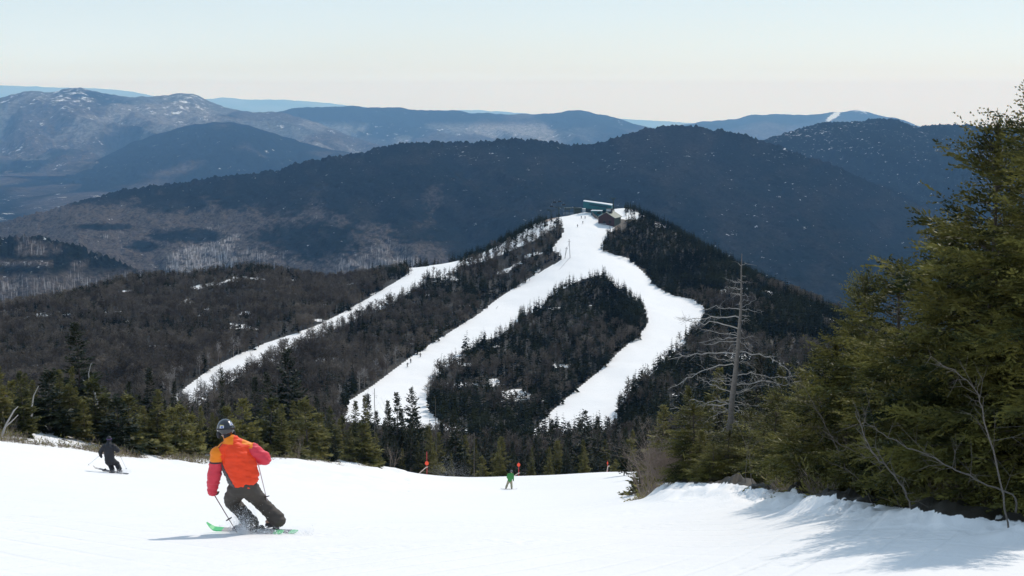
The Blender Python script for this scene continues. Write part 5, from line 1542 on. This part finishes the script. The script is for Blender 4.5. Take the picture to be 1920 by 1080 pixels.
    V = c[:, None] + T[None] * sz[:, None, None] * rng.uniform(.6, 1.3, (n, 4, 1)); F = (np.arange(n) * 4)[:, None, None] + np.array([[0, 1, 2], [0, 3, 1], [0, 2, 3], [1, 3, 2]])[None]
    V = V.reshape(-1, 3) + foot
    V[:, 2] += 0.0
    o = link('snow_spray', make_mesh('snow_spray', V, F.reshape(-1, 3), M_FLAKE)); tag(o, 'white snow spray thrown up around the orange skier boots', 'snow spray', kind='stuff')
M_FLAKE = solid('snow_flakes', (0.9, 0.9, 0.92), 0.6, var=0.03)
orange_skier()

def small_person(px, Y, py_off, J, s, cloth, lab, parts_vox=0.02, helmet=M_BLACKC, helm_name='hat', strap=None, glove=M_BLACKC, boot=M_BOOT, collar=None, fat=1.0):
    foot = on_ground(px, Y)
    body = body_mesh(J, None, s, 0.02); body.location = tuple(foot); tag(body, lab, 'person')
    jm, tm = cloth
    g = G(); g.capsule(J['pelvis'] + A3(0, 0, .04), .155 * s * fat, J['pelvis'], .16 * s * fat)
    for q in 'LR':
        kn, an = J['kn' + q], J['an' + q]
        chain(g, [J['hip' + q], kn, an + norm(kn - an) * .08], [.125 * s * fat, .092 * s * fat, .088 * s * fat])
    fuse(g, 'trousers', tm, .02, body, 3, wrinkle=.014, seed=5)
    g = G(); chain(g, [J['neck'], J['chest'], J['belly'], J['pelvis'] + A3(0, 0, .0)], [.105 * s * fat, .175 * s * fat, .168 * s * fat, .175 * s * fat])
    g.capsule(J['shL'] * .9 + J['shR'] * .1, .085 * s * fat, J['shR'] * .9 + J['shL'] * .1, .085 * s * fat)
    for q in 'LR': chain(g, [J['sh' + q], J['el' + q], J['wr' + q]], [.088 * s * fat, .076 * s * fat, .056 * s * fat])
    if collar: g.capsule(J['neck'] + A3(0, -.06, 0), .11 * s, J['neck'] + A3(0, -.10, -.08), .11 * s); g.capsule(J['neck'], .10, J['neck'] * .4 + J['head'] * .6, .09)
    fuse(g, 'jacket', jm, .018, body, 3, wrinkle=.016, seed=8)
    for q in 'LR':
        g = G(); w = J['wr' + q]; d = norm(w - J['el' + q]); hand_shape(g, w, w + d * .07, A3(.1, 1, .2), A3(.2, .4, -.9), 1.1)
        fuse(g, 'glove', glove, .007, body, 1)
        boots(J, body, q, boot, s)
    hc = J['head'] + A3(0, 0, .03); g = G(); g.ball(hc, (.105 * s, .118 * s, .112 * s), 0, 18, 12)
    V, F, M = g.arrays(); V[:, 2] = np.maximum(V[:, 2], hc[2] - .075)
    he = link(helm_name, make_mesh(helm_name, V, F, helmet, None, True), body)
    if strap:
        g = G(); g.tube(np.array([hc + A3(.108 * s * math.sin(a), .121 * s * math.cos(a), -.02) for a in np.linspace(0, 6.283, 25)]), .014, 5, 0, cap=False); g.build('goggle_strap', strap, he, True)
    return body, foot

# ---- skier in black, far left
k60 = 60 / (FPX * 0.985)
def qb(px, py, d=0.0): return A3((px - 212) * k60, d, (890 - py) * k60)
JB = dict(head=qb(206.5, 824, .05), neck=qb(206, 833, .02), chest=qb(206, 843, .02), belly=qb(206, 854, 0), pelvis=qb(207, 864, 0), shL=qb(198, 838, .02), elL=qb(189, 849, .03), wrL=qb(188.5, 857, .12),
          shR=qb(214.5, 838, .04), elR=qb(222, 846, .06), wrR=qb(218, 849.5, .22), hipL=qb(204, 867, 0), knL=qb(205, 876, .22), anL=qb(211, 886.5, .06), hipR=qb(211, 866, 0), knR=qb(217, 874, .24), anR=qb(224, 886, .12),
          look=A3(-.2, 1, -.1), toeL=A3(-.14, .04, -.03), toeR=A3(-.14, .04, -.03))
bb, fb = small_person(212, 60, 0, JB, 0.98, (M_BLACKC, M_BLACKC), 'skier dressed all in black, turning left of the orange skier, seen from behind', helmet=M_BLACKC, strap=M_PURPLE, collar=True, fat=1.3)
def og(base, dx, dy, l=.02): return A3(base[0] + dx, base[1] + dy, float(zground(base[0] + dx, base[1] + dy)) + l)
ski(og(fb, -.36 * 1.6 - .45, .55, .12), og(fb, .42, .05), A3(.1, -.3, 1), [M_SKIW, M_SKID], 'ski with raised pale tip under the skier in black', 'skis of the skier in black', 0.11)
ski(og(fb, -.75, .75, .03), og(fb, .62, .22), A3(.1, -.3, 1), [M_SKID, M_SKID], 'dark ski under the right boot of the skier in black', 'skis of the skier in black', 0.10)
pole(fb + JB['wrL'] + A3(0, .03, .05), fb + qb(166.5, 873, -.15), M_METAL, 'ski pole held out to the left by the skier in black', 'poles of the skier in black', 0.05, .007)
pole(fb + JB['wrR'] + A3(0, .03, .08), fb + qb(237, 884, .1), M_METAL, 'ski pole trailing right of the skier in black', 'poles of the skier in black', 0.05, .007)
rng_ = np.random.default_rng(14); n_ = 1500
c_ = np.stack([rng_.normal(.35, .28, n_), rng_.normal(0.1, .15, n_), np.abs(rng_.normal(0, .09, n_))], 1)
T_ = norm(np.array([[1, 1, 1], [1, -1, -1], [-1, 1, -1], [-1, -1, 1]], float))
V_ = (c_[:, None] + T_[None] * rng_.uniform(.003, .010, n_)[:, None, None]).reshape(-1, 3) + fb
o = link('snow_spray', make_mesh('snow_spray', V_, ((np.arange(n_) * 4)[:, None, None] + np.array([[0, 1, 2], [0, 3, 1], [0, 2, 3], [1, 3, 2]])[None]).reshape(-1, 3), M_FLAKE)); tag(o, 'fine snow spray behind the skis of the skier in black', 'snow spray', kind='stuff')

# ---- snowboarder in green
k114 = 114 / (FPX * 0.985)
def qg(px, py, d=0.0): return A3((px - 954) * k114, d, (920 - py) * k114)
JG = dict(head=qg(959, 885.5, .04), neck=qg(958, 889.5, .02), chest=qg(957, 893, .0), belly=qg(956.5, 898, 0), pelvis=qg(956, 902, 0), shL=qg(953, 891, 0), elL=qg(951.5, 896, -.02), wrL=qg(953, 900, .12),
          shR=qg(961.5, 891, 0), elR=qg(962.5, 897, -.02), wrR=qg(962.5, 902, .06), hipL=qg(954, 904, 0), knL=qg(951.5, 910, .1), anL=qg(948.5, 917.6, .02), hipR=qg(958, 904, 0), knR=qg(959, 910, .1), anR=qg(959.6, 917.8, .02),
          look=A3(.1, 1, -.1), toeL=A3(-.03, .14, -.03), toeR=A3(.03, .14, -.03))
bg, fg = small_person(954, 114, 0, JG, 0.97, (M_GREENJ, M_KHAKI), 'small snowboarder in green jacket and khaki trousers in the middle of the piste', helmet=M_HELMG, helm_name='helmet', fat=1.08)
g = G(); t_ = np.linspace(-1, 1, 17); c0 = og(fg, -.02, .0, .03)
Vb = []
for t in t_:
    w = .13 * (1 if abs(t) < .85 else (1 - abs(t)) / .15 * .6 + .4); z = .06 * max(0, abs(t) - .82) / .18
    for a, b in ((-1, 0), (1, 0), (1, 1), (-1, 1)): Vb.append([t * .72, a * w, z + b * .015])
Fb = [[i * 4 + q, i * 4 + (q + 1) % 4, i * 4 + 4 + (q + 1) % 4, i * 4 + 4 + q] for i in range(16) for q in range(4)] + [[0, 1, 2, 3], [64, 65, 66, 67]]
sb = link('snowboard', make_mesh('snowboard', np.array(Vb), Fb, M_SKIW), None, c0, (-.15, 0.05, .05)); tag(sb, 'pale snowboard under the feet of the snowboarder in green', 'snowboard')

# ---- tiny skiers on the far trails
def tiny_skier(px, py, jm, tm, lab, group, dx=0.0, y0=500):
    b = ground_at(px, py, y0, 900); s = 1.0
    J = dict(head=A3(dx * .8, .05, 1.60), neck=A3(dx * .6, .02, 1.42), chest=A3(dx * .5, 0, 1.25), belly=A3(dx * .3, 0, 1.05), pelvis=A3(0, 0, .88), shL=A3(-.2 + dx * .5, 0, 1.38), elL=A3(-.36, .05, 1.12), wrL=A3(-.38, .25, .95),
             shR=A3(.2 + dx * .5, 0, 1.38), elR=A3(.36, .05, 1.12), wrR=A3(.38, .25, .95), hipL=A3(-.1, 0, .85), knL=A3(-.13, .12, .48), anL=A3(-.13, 0, .10), hipR=A3(.1, 0, .85), knR=A3(.15, .12, .48), anR=A3(.16, 0, .10))
    g = G(); g.ball(J['head'], (.11, .12, .13), 2, 8, 6)
    chain2 = lambda pts, rad, m: [g.capsule(pts[i], rad[i], pts[i + 1], rad[i + 1], m, 6) for i in range(len(pts) - 1)]
    chain2([J['neck'], J['chest'], J['belly'], J['pelvis']], [.11, .18, .17, .17], 0)
    for q in 'LR':
        chain2([J['sh' + q], J['el' + q], J['wr' + q]], [.09, .075, .05], 0); chain2([J['hip' + q], J['kn' + q], J['an' + q]], [.12, .09, .08], 1)
    V, F, M = g.arrays()
    o = link('person', make_mesh('person', V, F, [jm, tm, M_BLACKC], M, True), None, b, (0, 0, TREE_RNG.uniform(-.6, .6))); tag(o, lab, 'person', group)
    for sx in (-.14, .16):
        tip = b + A3(sx, .9, 0); tail = b + A3(sx, -.8, 0); tip[2] = float(zground(tip[0], tip[1])) + .03; tail[2] = float(zground(tail[0], tail[1])) + .03
        s2 = G(); s2.tube([tail, tail * .5 + tip * .5, tip + A3(0, .05, .08)], [.03, .035, .02], 4); V, F, M = s2.arrays()
        sk = link('ski', make_mesh('ski', V - tip, F, M_SKID), None, tip)
        tag(sk, ('left' if sx < 0 else 'right') + ' ski of the ' + lab, 'ski', 'skis of the ' + group)
GT = 'tiny skiers below the summit station'; GM = 'tiny skiers on the middle trail'
tiny_skier(1083.6, 401, M_BLACKC, M_BLACKC, 'highest tiny skier just under the summit lift', GT, y0=780)
tiny_skier(1090, 410, M_TROUS, M_BLACKC, 'tiny dark skier, left of the side-by-side pair', GT, .1, 780)
tiny_skier(1097, 410.5, M_PURPLE, M_BLACKC, 'tiny skier, right of the side-by-side pair', GT, y0=780)
tiny_skier(1092.8, 419.5, M_BLACKC, M_TROUS, 'tiny skier alone below the side-by-side pair', GT, y0=780)
tiny_skier(1083, 426, M_BLACKC, M_BLACKC, 'lowest tiny skier of the summit group', GT, -.1, 780)
tiny_skier(770, 684, M_BLACKC, M_BLACKC, 'upper tiny skier of the close middle-trail pair', GM, y0=400)
tiny_skier(764, 690, M_BLACKC, M_TROUS, 'lower tiny skier of the close middle-trail pair', GM, .12, 400)
tiny_skier(788, 671, M_TROUS, M_BLACKC, 'tiny skier highest on the middle trail', GM, y0=400)
# ------------------------------------------------------------------ marker discs at the lip of the piste
M_DISC = solid('orange_red_disc', (0.95, 0.09, 0.03), 0.5, var=0.04)
M_STAKE = solid('pink_red_stake', (0.62, 0.06, 0.07), 0.5)
M_BAMBOO = solid('pale_bamboo', (0.62, 0.50, 0.42), 0.6, var=0.15)
def marker(px, py_base, py_disc, py_top, disc_px, Y, slat, lab, wide=1.0):
    b = on_ground(px, Y); k = Y / (FPX * .985)
    e = empty('marker_stake', b); tag(e, lab, 'piste marker', 'orange marker discs along the lip of the piste')
    h = lambda py: float(P(px, py, Y)[2] - b[2])
    g = G(); g.tube([[0, 0, -.1], [0.01, 0, h(py_disc)], [0, 0, h(py_top)]], 0.028, 8, 0); g.build('stake', M_STAKE, e, True)
    n = 24; r = disc_px / 2 * k; a = np.arange(n) * 2 * math.pi / n
    V = np.vstack([np.stack([np.cos(a) * r * wide, np.full(n, y), np.sin(a) * r * 1.1], 1) for y in (-.05, -.03)] + [[[0, -.05, 0], [0, -.03, 0]]])
    F = [[i, (i + 1) % n, 2 * n] for i in range(n)] + [[n + (i + 1) % n, n + i, 2 * n + 1] for i in range(n)] + [[i, n + i, n + (i + 1) % n] for i in range(n)] + [[i, n + (i + 1) % n, (i + 1) % n] for i in range(n)]
    link('disc', make_mesh('disc', V + np.array([0, 0, h(py_disc)]), F, M_DISC), e)
    if slat:
        s0 = P(slat[0], slat[1], Y - .2) - b; s1 = P(slat[2], slat[3], Y - .2) - b
        g = G(); d = norm(s1 - s0); g.tube([s0 - d * .5, s1], 0.05, 5, 0); g.tube([s1, s1 + A3(.18, 0, .03)], 0.05, 5, 0); g.build('leaning_slat', M_BAMBOO, e)
marker(800.5, 891, 868.5, 847, 7.2, 136.5, (784, 889, 799, 876), 'tall marker disc on a pink stake, left of the other two, by the blown snow')
marker(972.5, 893, 871.5, 867, 6.2, 145, (966, 891, 972, 887), 'marker disc right beside the green snowboarder')
marker(1139, 886, 868, 864, 4.4, 145, (1138, 885, 1140, 874), 'smallest marker disc, seen edge-on, right of the other two', 0.6)

# wind-blown snow behind the first disc, a loose cloud of fine flakes
rng_ = np.random.default_rng(24); n_ = 5200
cc_ = np.stack([rng_.normal(0, 1.25, n_) + .2, rng_.normal(0, .5, n_), np.abs(rng_.normal(0, .95, n_))], 1)
cc_[:, 0] += np.sign(cc_[:, 0]) * 0; cc_[:, 2] *= np.exp(-((cc_[:, 0]) / 2.6) ** 2)
b_ = on_ground(838, 139); V_ = (cc_[:, None] + T_[None] * rng_.uniform(.003, .0085, n_)[:, None, None]).reshape(-1, 3) + b_
o = link('blown_snow', make_mesh('blown_snow', V_, ((np.arange(n_) * 4)[:, None, None] + np.array([[0, 1, 2], [0, 3, 1], [0, 2, 3], [1, 3, 2]])[None]).reshape(-1, 3), M_FLAKE))
tag(o, 'thin cloud of wind-blown snow drifting beside the first marker disc', 'blown snow', kind='stuff')

# ------------------------------------------------------------------ summit buildings
M_TEAL = solid('teal_metal_cladding', (0.006, 0.105, 0.125), 0.45, var=0.12, scale=0.5)
M_TEALD = solid('dark_teal_panel', (0.004, 0.035, 0.060), 0.4, var=0.1)
M_ROOFSNOW = solid('roof_snow', (0.85, 0.86, 0.88), 0.6, var=0.03)
M_MAROON = solid('maroon_boards', (0.060, 0.030, 0.032), 0.8, var=0.25, scale=0.8)
M_GREENWALL = solid('green_side_wall', (0.075, 0.085, 0.055), 0.8, var=0.2)
M_ROOFG = solid('grey_green_roof', (0.155, 0.175, 0.135), 0.6, var=0.1)
M_DARK = solid('dark_opening', (0.010, 0.012, 0.016), 0.6)
M_DKGREEN = solid('dark_green_steel', (0.018, 0.034, 0.028), 0.5, var=0.2)
M_WOODGREY = solid('grey_fence_wood', (0.20, 0.165, 0.16), 0.85, var=0.35, scale=2)
M_PALEBOX = solid('pale_sheet_metal', (0.42, 0.45, 0.47), 0.5)

def at(px, py, y0=780): return ground_at(px, py, y0, 905)

class Part:
    """local frame at a ground point: x right, y away, z up, turned by rz"""
    def __init__(s, name, base, rz, label, cat, group=None):
        s.e = empty(name, base, rz); tag(s.e, label, cat, group)
    def box(s, name, c, size, mat, rz=0.0): g = G(); g.box(c, size, 0, rz); return g.build(name, mat, s.e)
    def bars(s, name, segs, r, mat, n=5):
        g = G()
        for a, b in segs: g.tube([a, b], r, n, 0)
        return g.build(name, mat, s.e)

# summit lodge: gable end towards the piste, turned so its right flank shows
bL = at(1122, 421)
H = Part('summit_lodge', bL + A3(4.8, 2.0, 0), math.radians(-24), 'dark maroon gabled lodge with grey-green roof beside the top of the piste', 'lodge')
Wd, Dp, Ev, Rg = 10.2, 11.5, 4.4, 7.4
V = np.array([[-Wd/2,0,-2.5],[Wd/2,0,-2.5],[Wd/2,0,Ev],[0,0,Rg],[-Wd/2,0,Ev],[-Wd/2,Dp,-2.5],[Wd/2,Dp,-2.5],[Wd/2,Dp,Ev],[0,Dp,Rg],[-Wd/2,Dp,Ev]], float)
F = [[0,1,2],[0,2,3],[0,3,4],[5,7,6],[5,8,7],[5,9,8],[0,4,9],[0,9,5],[1,6,7],[1,7,2]]
link('wall', make_mesh('wall', V, F, [M_MAROON, M_GREENWALL], [0,0,0,0,0,0,0,0,1,1]), H.e)
for sx, m in ((1, M_ROOFG), (-1, M_ROOFG)):
    ov = .7; th = .28; sl = (Rg - Ev) / (Wd / 2)
    xo = sx * (Wd / 2 + ov); zo = Ev - ov * sl
    VV = np.array([[0,-ov,Rg+.05],[xo,-ov,zo+.05],[xo,Dp+ov,zo+.05],[0,Dp+ov,Rg+.05],[0,-ov,Rg+th+.05],[xo,-ov,zo+th+.05],[xo,Dp+ov,zo+th+.05],[0,Dp+ov,Rg+th+.05]], float)
    r_ = link('roof', make_mesh('roof', VV, [[0,1,2,3],[7,6,5,4],[0,4,5,1],[1,5,6,2],[2,6,7,3],[3,7,4,0]], m), H.e)
    if sx < 0:
        g = G(); VV2 = VV.copy(); g.box([xo * .62, .4, zo * .62 + Rg * .38 + .42], [3.0, 1.6, .25], 0, R=np.array([[math.cos(math.atan(sl)), 0, math.sin(math.atan(sl))], [0, 1, 0], [-math.sin(math.atan(sl)), 0, math.cos(math.atan(sl))]]).T @ np.eye(3)); g.build('snow_patch', M_ROOFSNOW, r_)
ch_ = H.box('cupola', [.6, 3.6, Rg + .8], [3.2, 2.6, 2.6], M_DARK); g = G(); g.box([.6, 2.2, Rg + 1.2], [2.7, .12, 1.3]); g.build('panel', M_PALEBOX, ch_)
for x, w, h_ in ((-1.2, 1.6, 2.4), (2.4, 1.4, 2.0)):
    d_ = H.box('door' if x < 0 else 'window', [x, -.06, h_ / 2 + (0 if x < 0 else .8)], [w, .1, h_], M_DARK)
    g = G(); g.box([x, -.13, h_ + (.1 if x < 0 else .9)], [w + .3, .08, .16]); g.build('frame', M_GREENWALL, d_)
rail = H.bars('porch_rail', [([-3.6 + i * .5, -1.6, -.6], [-3.6 + i * .5, -1.6, .9]) for i in range(9)] + [([-3.6, -1.6, .9], [.4, -1.6, .9])], .07, M_PALEBOX)

# lift station: long raised teal box with a snow-covered roof
bS = at(1121, 398)
S_ = Part('lift_station', bS, math.radians(-12), 'long teal lift station with snow on its flat roof, behind the lodge', 'lift station')
Lg = 17.6
V0 = []
for x in (-Lg/2, Lg/2):
    hw = 2.6 if x < 0 else 2.1
    for y, z in (((-hw, 2.6), (hw, 2.6), (hw, 6.6), (-hw, 6.8)) if x < 0 else ((-hw, 0.9), (hw, 0.9), (hw, 4.6), (-hw, 4.4))): V0.append([x, y, z])
g = G(); g.add(V0, [[0,1,2,3],[7,6,5,4],[0,3,7,4],[1,5,6,2],[0,4,5,1],[3,2,6,7]]); g.build('cladding', M_TEAL, S_.e)
V1 = np.array(V0, float)[[3, 2, 6, 7]]; V1 = np.vstack([V1 + A3(0, 0, .02), V1 + A3(0, 0, .55)]); V1[4:, 0] *= .995
g = G(); g.add(V1, [[0,1,2,3],[7,6,5,4],[0,4,5,1],[1,5,6,2],[2,6,7,3],[3,7,4,0]]); g.build('roof_snow', M_ROOFSNOW, S_.e)
g = G(); g.box([.6, -2.36, 4.15], [11.5, .35, .75], 0, R=np.array([[math.cos(-.125), 0, -math.sin(-.125)], [0, 1, 0], [math.sin(-.125), 0, math.cos(-.125)]])); g.build('window_band', M_TEALD, S_.e)
S_.box('machine_bay', [3.0, .4, .4], [7.5, 3.4, 3.2], M_TEALD); S_.box('skirt', [-5.6, .6, 1.3], [4.0, 2.6, 3.0], M_TEALD)
for x in (-4.6, 3.8):
    S_.box('leg', [x, -.2, 1.2], [.7, .9, 4.2], M_DKGREEN)
bT = at(1119, 403)
T2 = Part('operator_hut', bT, math.radians(-16), 'small teal operator hut with snow on its roof under the lift station', 'hut')
T2.box('wall', [0, 0, 1.2], [6.4, 3.0, 3.0], M_TEAL); T2.box('roof_snow', [0, 0, 2.86], [6.8, 3.4, .3], M_ROOFSNOW)
T2.box('window', [1.6, -1.54, 1.5], [2.2, .1, 1.0], M_DARK)
bB = at(1096, 389)
B2 = Part('equipment_box', bB, .1, 'small pale grey box at the left end of the teal lift station', 'box')
B2.box('cabinet', [0, 0, 1.1], [2.6, 2, 2.2], M_PALEBOX); B2.box('lid', [0, 0, 2.3], [2.9, 2.3, .2], M_ROOFSNOW)

# unloading ramp and its fence of grey boards
def fence(pts, h, lab, name='fence'):
    P0 = at(*pts[0]); e = empty(name, P0); tag(e, lab, 'fence')
    W = [at(*p) for p in pts]
    g = G(); tot = 0; posts = []
    for a, b in zip(W[:-1], W[1:]):
        n = max(2, int(np.linalg.norm(b - a) / .45))
        for i in range(n):
            p = a + (b - a) * i / n - P0; g.box(p + A3(0, 0, h / 2), (.26, .05, h * (1 + .2 * math.sin(i * 2.3))))
        for z in (.35, .8): g.tube([a - P0 + A3(0, .06, h * z), b - P0 + A3(0, .06, h * z)], .05, 4)
        posts += [a - P0, b - P0]
    g.build('boards', M_WOODGREY, e)
    for p in posts[::2] + [posts[-1]]:
        g = G(); g.tube([p + A3(0, .1, -.3), p + A3(0, .1, h * 1.25)], .08, 5); g.build('post', M_WOODGREY, e)
fence([(1099, 391), (1105, 397), (1111, 404), (1117, 410)], 2.0, 'grey board fence running down from the lift station to the lodge')
fence([(1108, 399), (1113, 405), (1120, 411), (1126, 413)], 1.5, 'lower grey fence between the operator hut and the lodge')
fence([(1191, 383), (1203, 383), (1214, 386)], 1.0, 'low rail fence on the snowy clearing right of the lodge', 'fence')
fence([(1228, 418), (1244, 417), (1261, 419)], 0.9, 'low fence across the small snow gap on the right shoulder')

# older lift head on the left: dark green steel frame, bullwheel, motor room and tower with hanging chairs
bO = at(1074, 394)
O_ = Part('chairlift_terminal', bO, math.radians(4), 'dark green chairlift terminal frame left of the teal station', 'lift terminal')
O_.box('motor_room', [2.9, 0, 2.2], [4.4, 3.0, 3.4], M_DKGREEN)
O_.box('roof', [0, 0, 4.15], [11.0, 3.4, .35], M_DKGREEN)
for x in (-5, -2.4, .4): O_.box('post', [x, -1.2, 1.8], [.35, .35, 4.6], M_DKGREEN)
O_.bars('railing', [([-6, -1.6, 1.3], [.4, -1.6, 1.3]), ([-6, -1.6, .6], [.4, -1.6, .6])] + [([-6 + i * .8, -1.6, 0], [-6 + i * .8, -1.6, 1.3]) for i in range(9)], .06, M_METAL)
g = G(); a_ = np.linspace(0, 6.283, 25); g.tube(np.stack([np.cos(a_) * 1.9 - 3.4, np.sin(a_) * 1.9, 0 * a_ + 3.3], 1), .14, 5, 0, cap=False)
for t in (0, 1.05, 2.1): g.tube([[math.cos(t) * 1.9 - 3.4, math.sin(t) * 1.9, 3.3], [-math.cos(t) * 1.9 - 3.4, -math.sin(t) * 1.9, 3.3]], .07, 4)
g.build('bullwheel', M_DKGREEN, O_.e)
g = G(); g.tube([[1.2, 0, 4.3], [1.2, 0, 5.3]], .35, 6); g.tube([[-1, 0, 4.5], [3.4, 0, 4.5]], .12, 5); g.build('drive_housing', M_DKGREEN, O_.e)
def lift_tower(px, py, h, arm, lab, rz=0.0, mat=None):
    T = Part('lift_tower', at(px, py), rz, lab, 'lift tower', 'towers of the summit chairlifts')
    m = mat or M_DKGREEN
    T.bars('mast', [([0, 0, -1], [0, 0, h])], .28, m, 8); T.bars('crossarm', [([-arm, 0, h], [arm, 0, h]), ([-arm, 0, h], [0, 0, h - 1.1]), ([arm, 0, h], [0, 0, h - 1.1])], .13, m)
    for sx in (-1, 1):
        g = G()
        for q in range(5):
            c = A3(sx * arm, -1.4 + q * .7, h + .22); t = np.linspace(0, 6.283, 11); g.tube(np.stack([0 * t + c[0], c[1] + .22 * np.cos(t), c[2] + .22 * np.sin(t)], 1), .05, 4, 0, cap=False)
        g.tube([[sx * arm, -1.7, h + .2], [sx * arm, 1.7, h + .2]], .07, 4); g.build('sheaves', M_DKGREEN, T.e)
    return T
lift_tower(1048, 401, 6.4, 2.7, 'grey chairlift tower left of the dark green terminal')
lift_tower(1033, 404, 5.4, 2.4, 'grey chairlift tower furthest left on the ridge, by the hanging chairs')
lift_tower(1150, 391, 6.8, 1.2, 'thin grey lift mast rising behind the right end of the teal station', .2)
def lift_chair(px, py, py_ground, dy, lab):
    b = at(px, py_ground) + A3(0, dy, 0); z = P(px, py, b[1])[2]
    e = empty('lift_chair', (b[0], b[1], z)); tag(e, lab, 'lift chair', 'empty chairs hanging at the summit chairlift')
    g = G(); g.tube([[0, 0, 2.0], [.1, .3, 1.4], [.1, .3, .4]], .05, 5); g.build('hanger', M_METAL, e)
    g = G(); g.box([0, 0, 0], [2.4, .55, .09]); g.build('seat', M_DARK, e)
    g = G(); g.box([0, .32, .35], [2.4, .08, .55]); g.build('backrest', M_DARK, e)
    g = G(); g.tube([[-1.2, -.3, .05], [-1.2, .1, .55], [-1.2, .32, .62]], .04, 4); g.tube([[1.2, -.3, .05], [1.2, .1, .55], [1.2, .32, .62]], .04, 4); g.build('armrest', M_METAL, e)
for a_ in ((1040, 380, 402, 2, 'upper left empty lift chair by the ridge towers'), (1050, 378.5, 400, 6, 'highest empty lift chair by the ridge towers'), (1034, 388, 403, -2, 'lower left empty lift chair beside the furthest left tower'),
           (1057, 385, 398, 1, 'empty lift chair just left of the dark green terminal')): lift_chair(*a_)
g = G()
for x_ in (-2.7, 2.7):
    a0 = at(1033, 404) + A3(x_, 0, 5.4); a1 = at(1048, 401) + A3(x_, 0, 6.4); a2 = at(1068, 395) + A3(x_ * .6, 0, 3.6); a00 = a0 + A3(-9, 26, -9)
    for p_, q_ in ((a00, a0), (a0, a1), (a1, a2)): g.tube([p_, (p_ + q_) / 2 - A3(0, 0, .25), q_], .06, 4, 0, cap=False)
tag(g.build('lift_cable', M_DKGREEN), 'pair of haul cables linking the ridge towers to the dark green terminal', 'cable')

# poles and wires beside the middle trail, snow-making pipes
def wire_pole(px, py0, py1, lean, lab, name='utility_pole'):
    b = at(px, py0, 700); h = (py0 - py1) * b[1] / FPX
    e = empty(name, b); tag(e, lab, 'pole', 'poles on the upper middle trail')
    g = G(); g.tube([[0, 0, -.5], [lean * h, 0, h]], .16, 6); g.build('shaft', M_WOODGREY, e)
    g = G(); g.tube([[lean * h - .8, 0, h * .86], [lean * h + .8, 0, h * .86]], .09, 4); g.build('crossbar', M_WOODGREY, e)
    return b, b + A3(lean * h, 0, h)
p0, t0 = wire_pole(1069, 483, 447, -.06, 'tall thin pole with two guy wires on the upper middle trail')
p1, t1 = wire_pole(1059, 484, 462, .14, 'short leaning pole left of the tall one on the upper middle trail')
g = G(); e0 = at(1049, 504, 700); g.tube([p0 + A3(0, 0, .4), e0], .07, 4); g.tube([t0 - A3(0, 0, 2), p1 + A3(0, 0, .5)], .06, 4)
tag(g.build('guy_wire', M_WOODGREY), 'dark guy line slanting down the snow from the tall trail pole', 'wire')
# snow-making gun throwing a mist at the head of the left trail is only a pale drift in the air: loose flakes
g = G(); b_ = at(930, 578, 560); g.tube([b_, b_ + A3(1.0, 0, 1.2)], .08, 5)
tag(g.build('bamboo_stick', M_WOODGREY, None, False), 'thin dark stick leaning on the middle trail halfway up', 'stick')
# ------------------------------------------------------------------ labels that single out each repeat
ORD = ['leftmost', 'second from the left', 'third from the left', 'fourth from the left', 'fifth from the left', 'sixth from the left', 'seventh from the left', 'eighth from the left',
       'ninth from the left', 'tenth from the left', 'eleventh from the left', 'twelfth from the left', 'thirteenth from the left', 'fourteenth from the left', 'fifteenth from the left', 'sixteenth from the left', 'seventeenth from the left', 'eighteenth from the left', 'nineteenth from the left', 'twentieth from the left', 'twenty-first from the left', 'twenty-second from the left', 'twenty-third from the left', 'twenty-fourth from the left', 'twenty-fifth from the left']
def finish_labels():
    d = {}
    for o, lab, k in LABELLED: d.setdefault(lab, []).append((k, o))
    for lab, lst in d.items():
        lst.sort(key=lambda a: a[0])
        for i, (k, o) in enumerate(lst):
            o['label'] = lab if len(lst) == 1 else (lab + ', ' + (ORD[i] if i < len(ORD) and i < len(lst) - 1 else ('rightmost' if i == len(lst) - 1 else 'one of the middle ones')))
finish_labels()
# ------------------------------------------------------------------ the air between here and the far ranges
m, nt, out = mat_new('haze_air')
pv = nt.nodes.new('ShaderNodeVolumePrincipled')
pv.inputs['Color'].default_value = (0.27, 0.55, 1.0, 1)
pv.inputs['Absorption Color'].default_value = (1, 1, 1, 1)   # air scatters, it does not absorb
pv.inputs['Density'].default_value = 3.7e-5
pv.inputs['Anisotropy'].default_value = 0.2
nt.links.new(pv.outputs['Volume'], out.inputs['Volume'])
hz = G().box((0, 39000, -640), (130000, 84000, 2220)).build('haze', m)
tag(hz, 'pale blue air that fades the distant mountains', 'haze', kind='stuff')
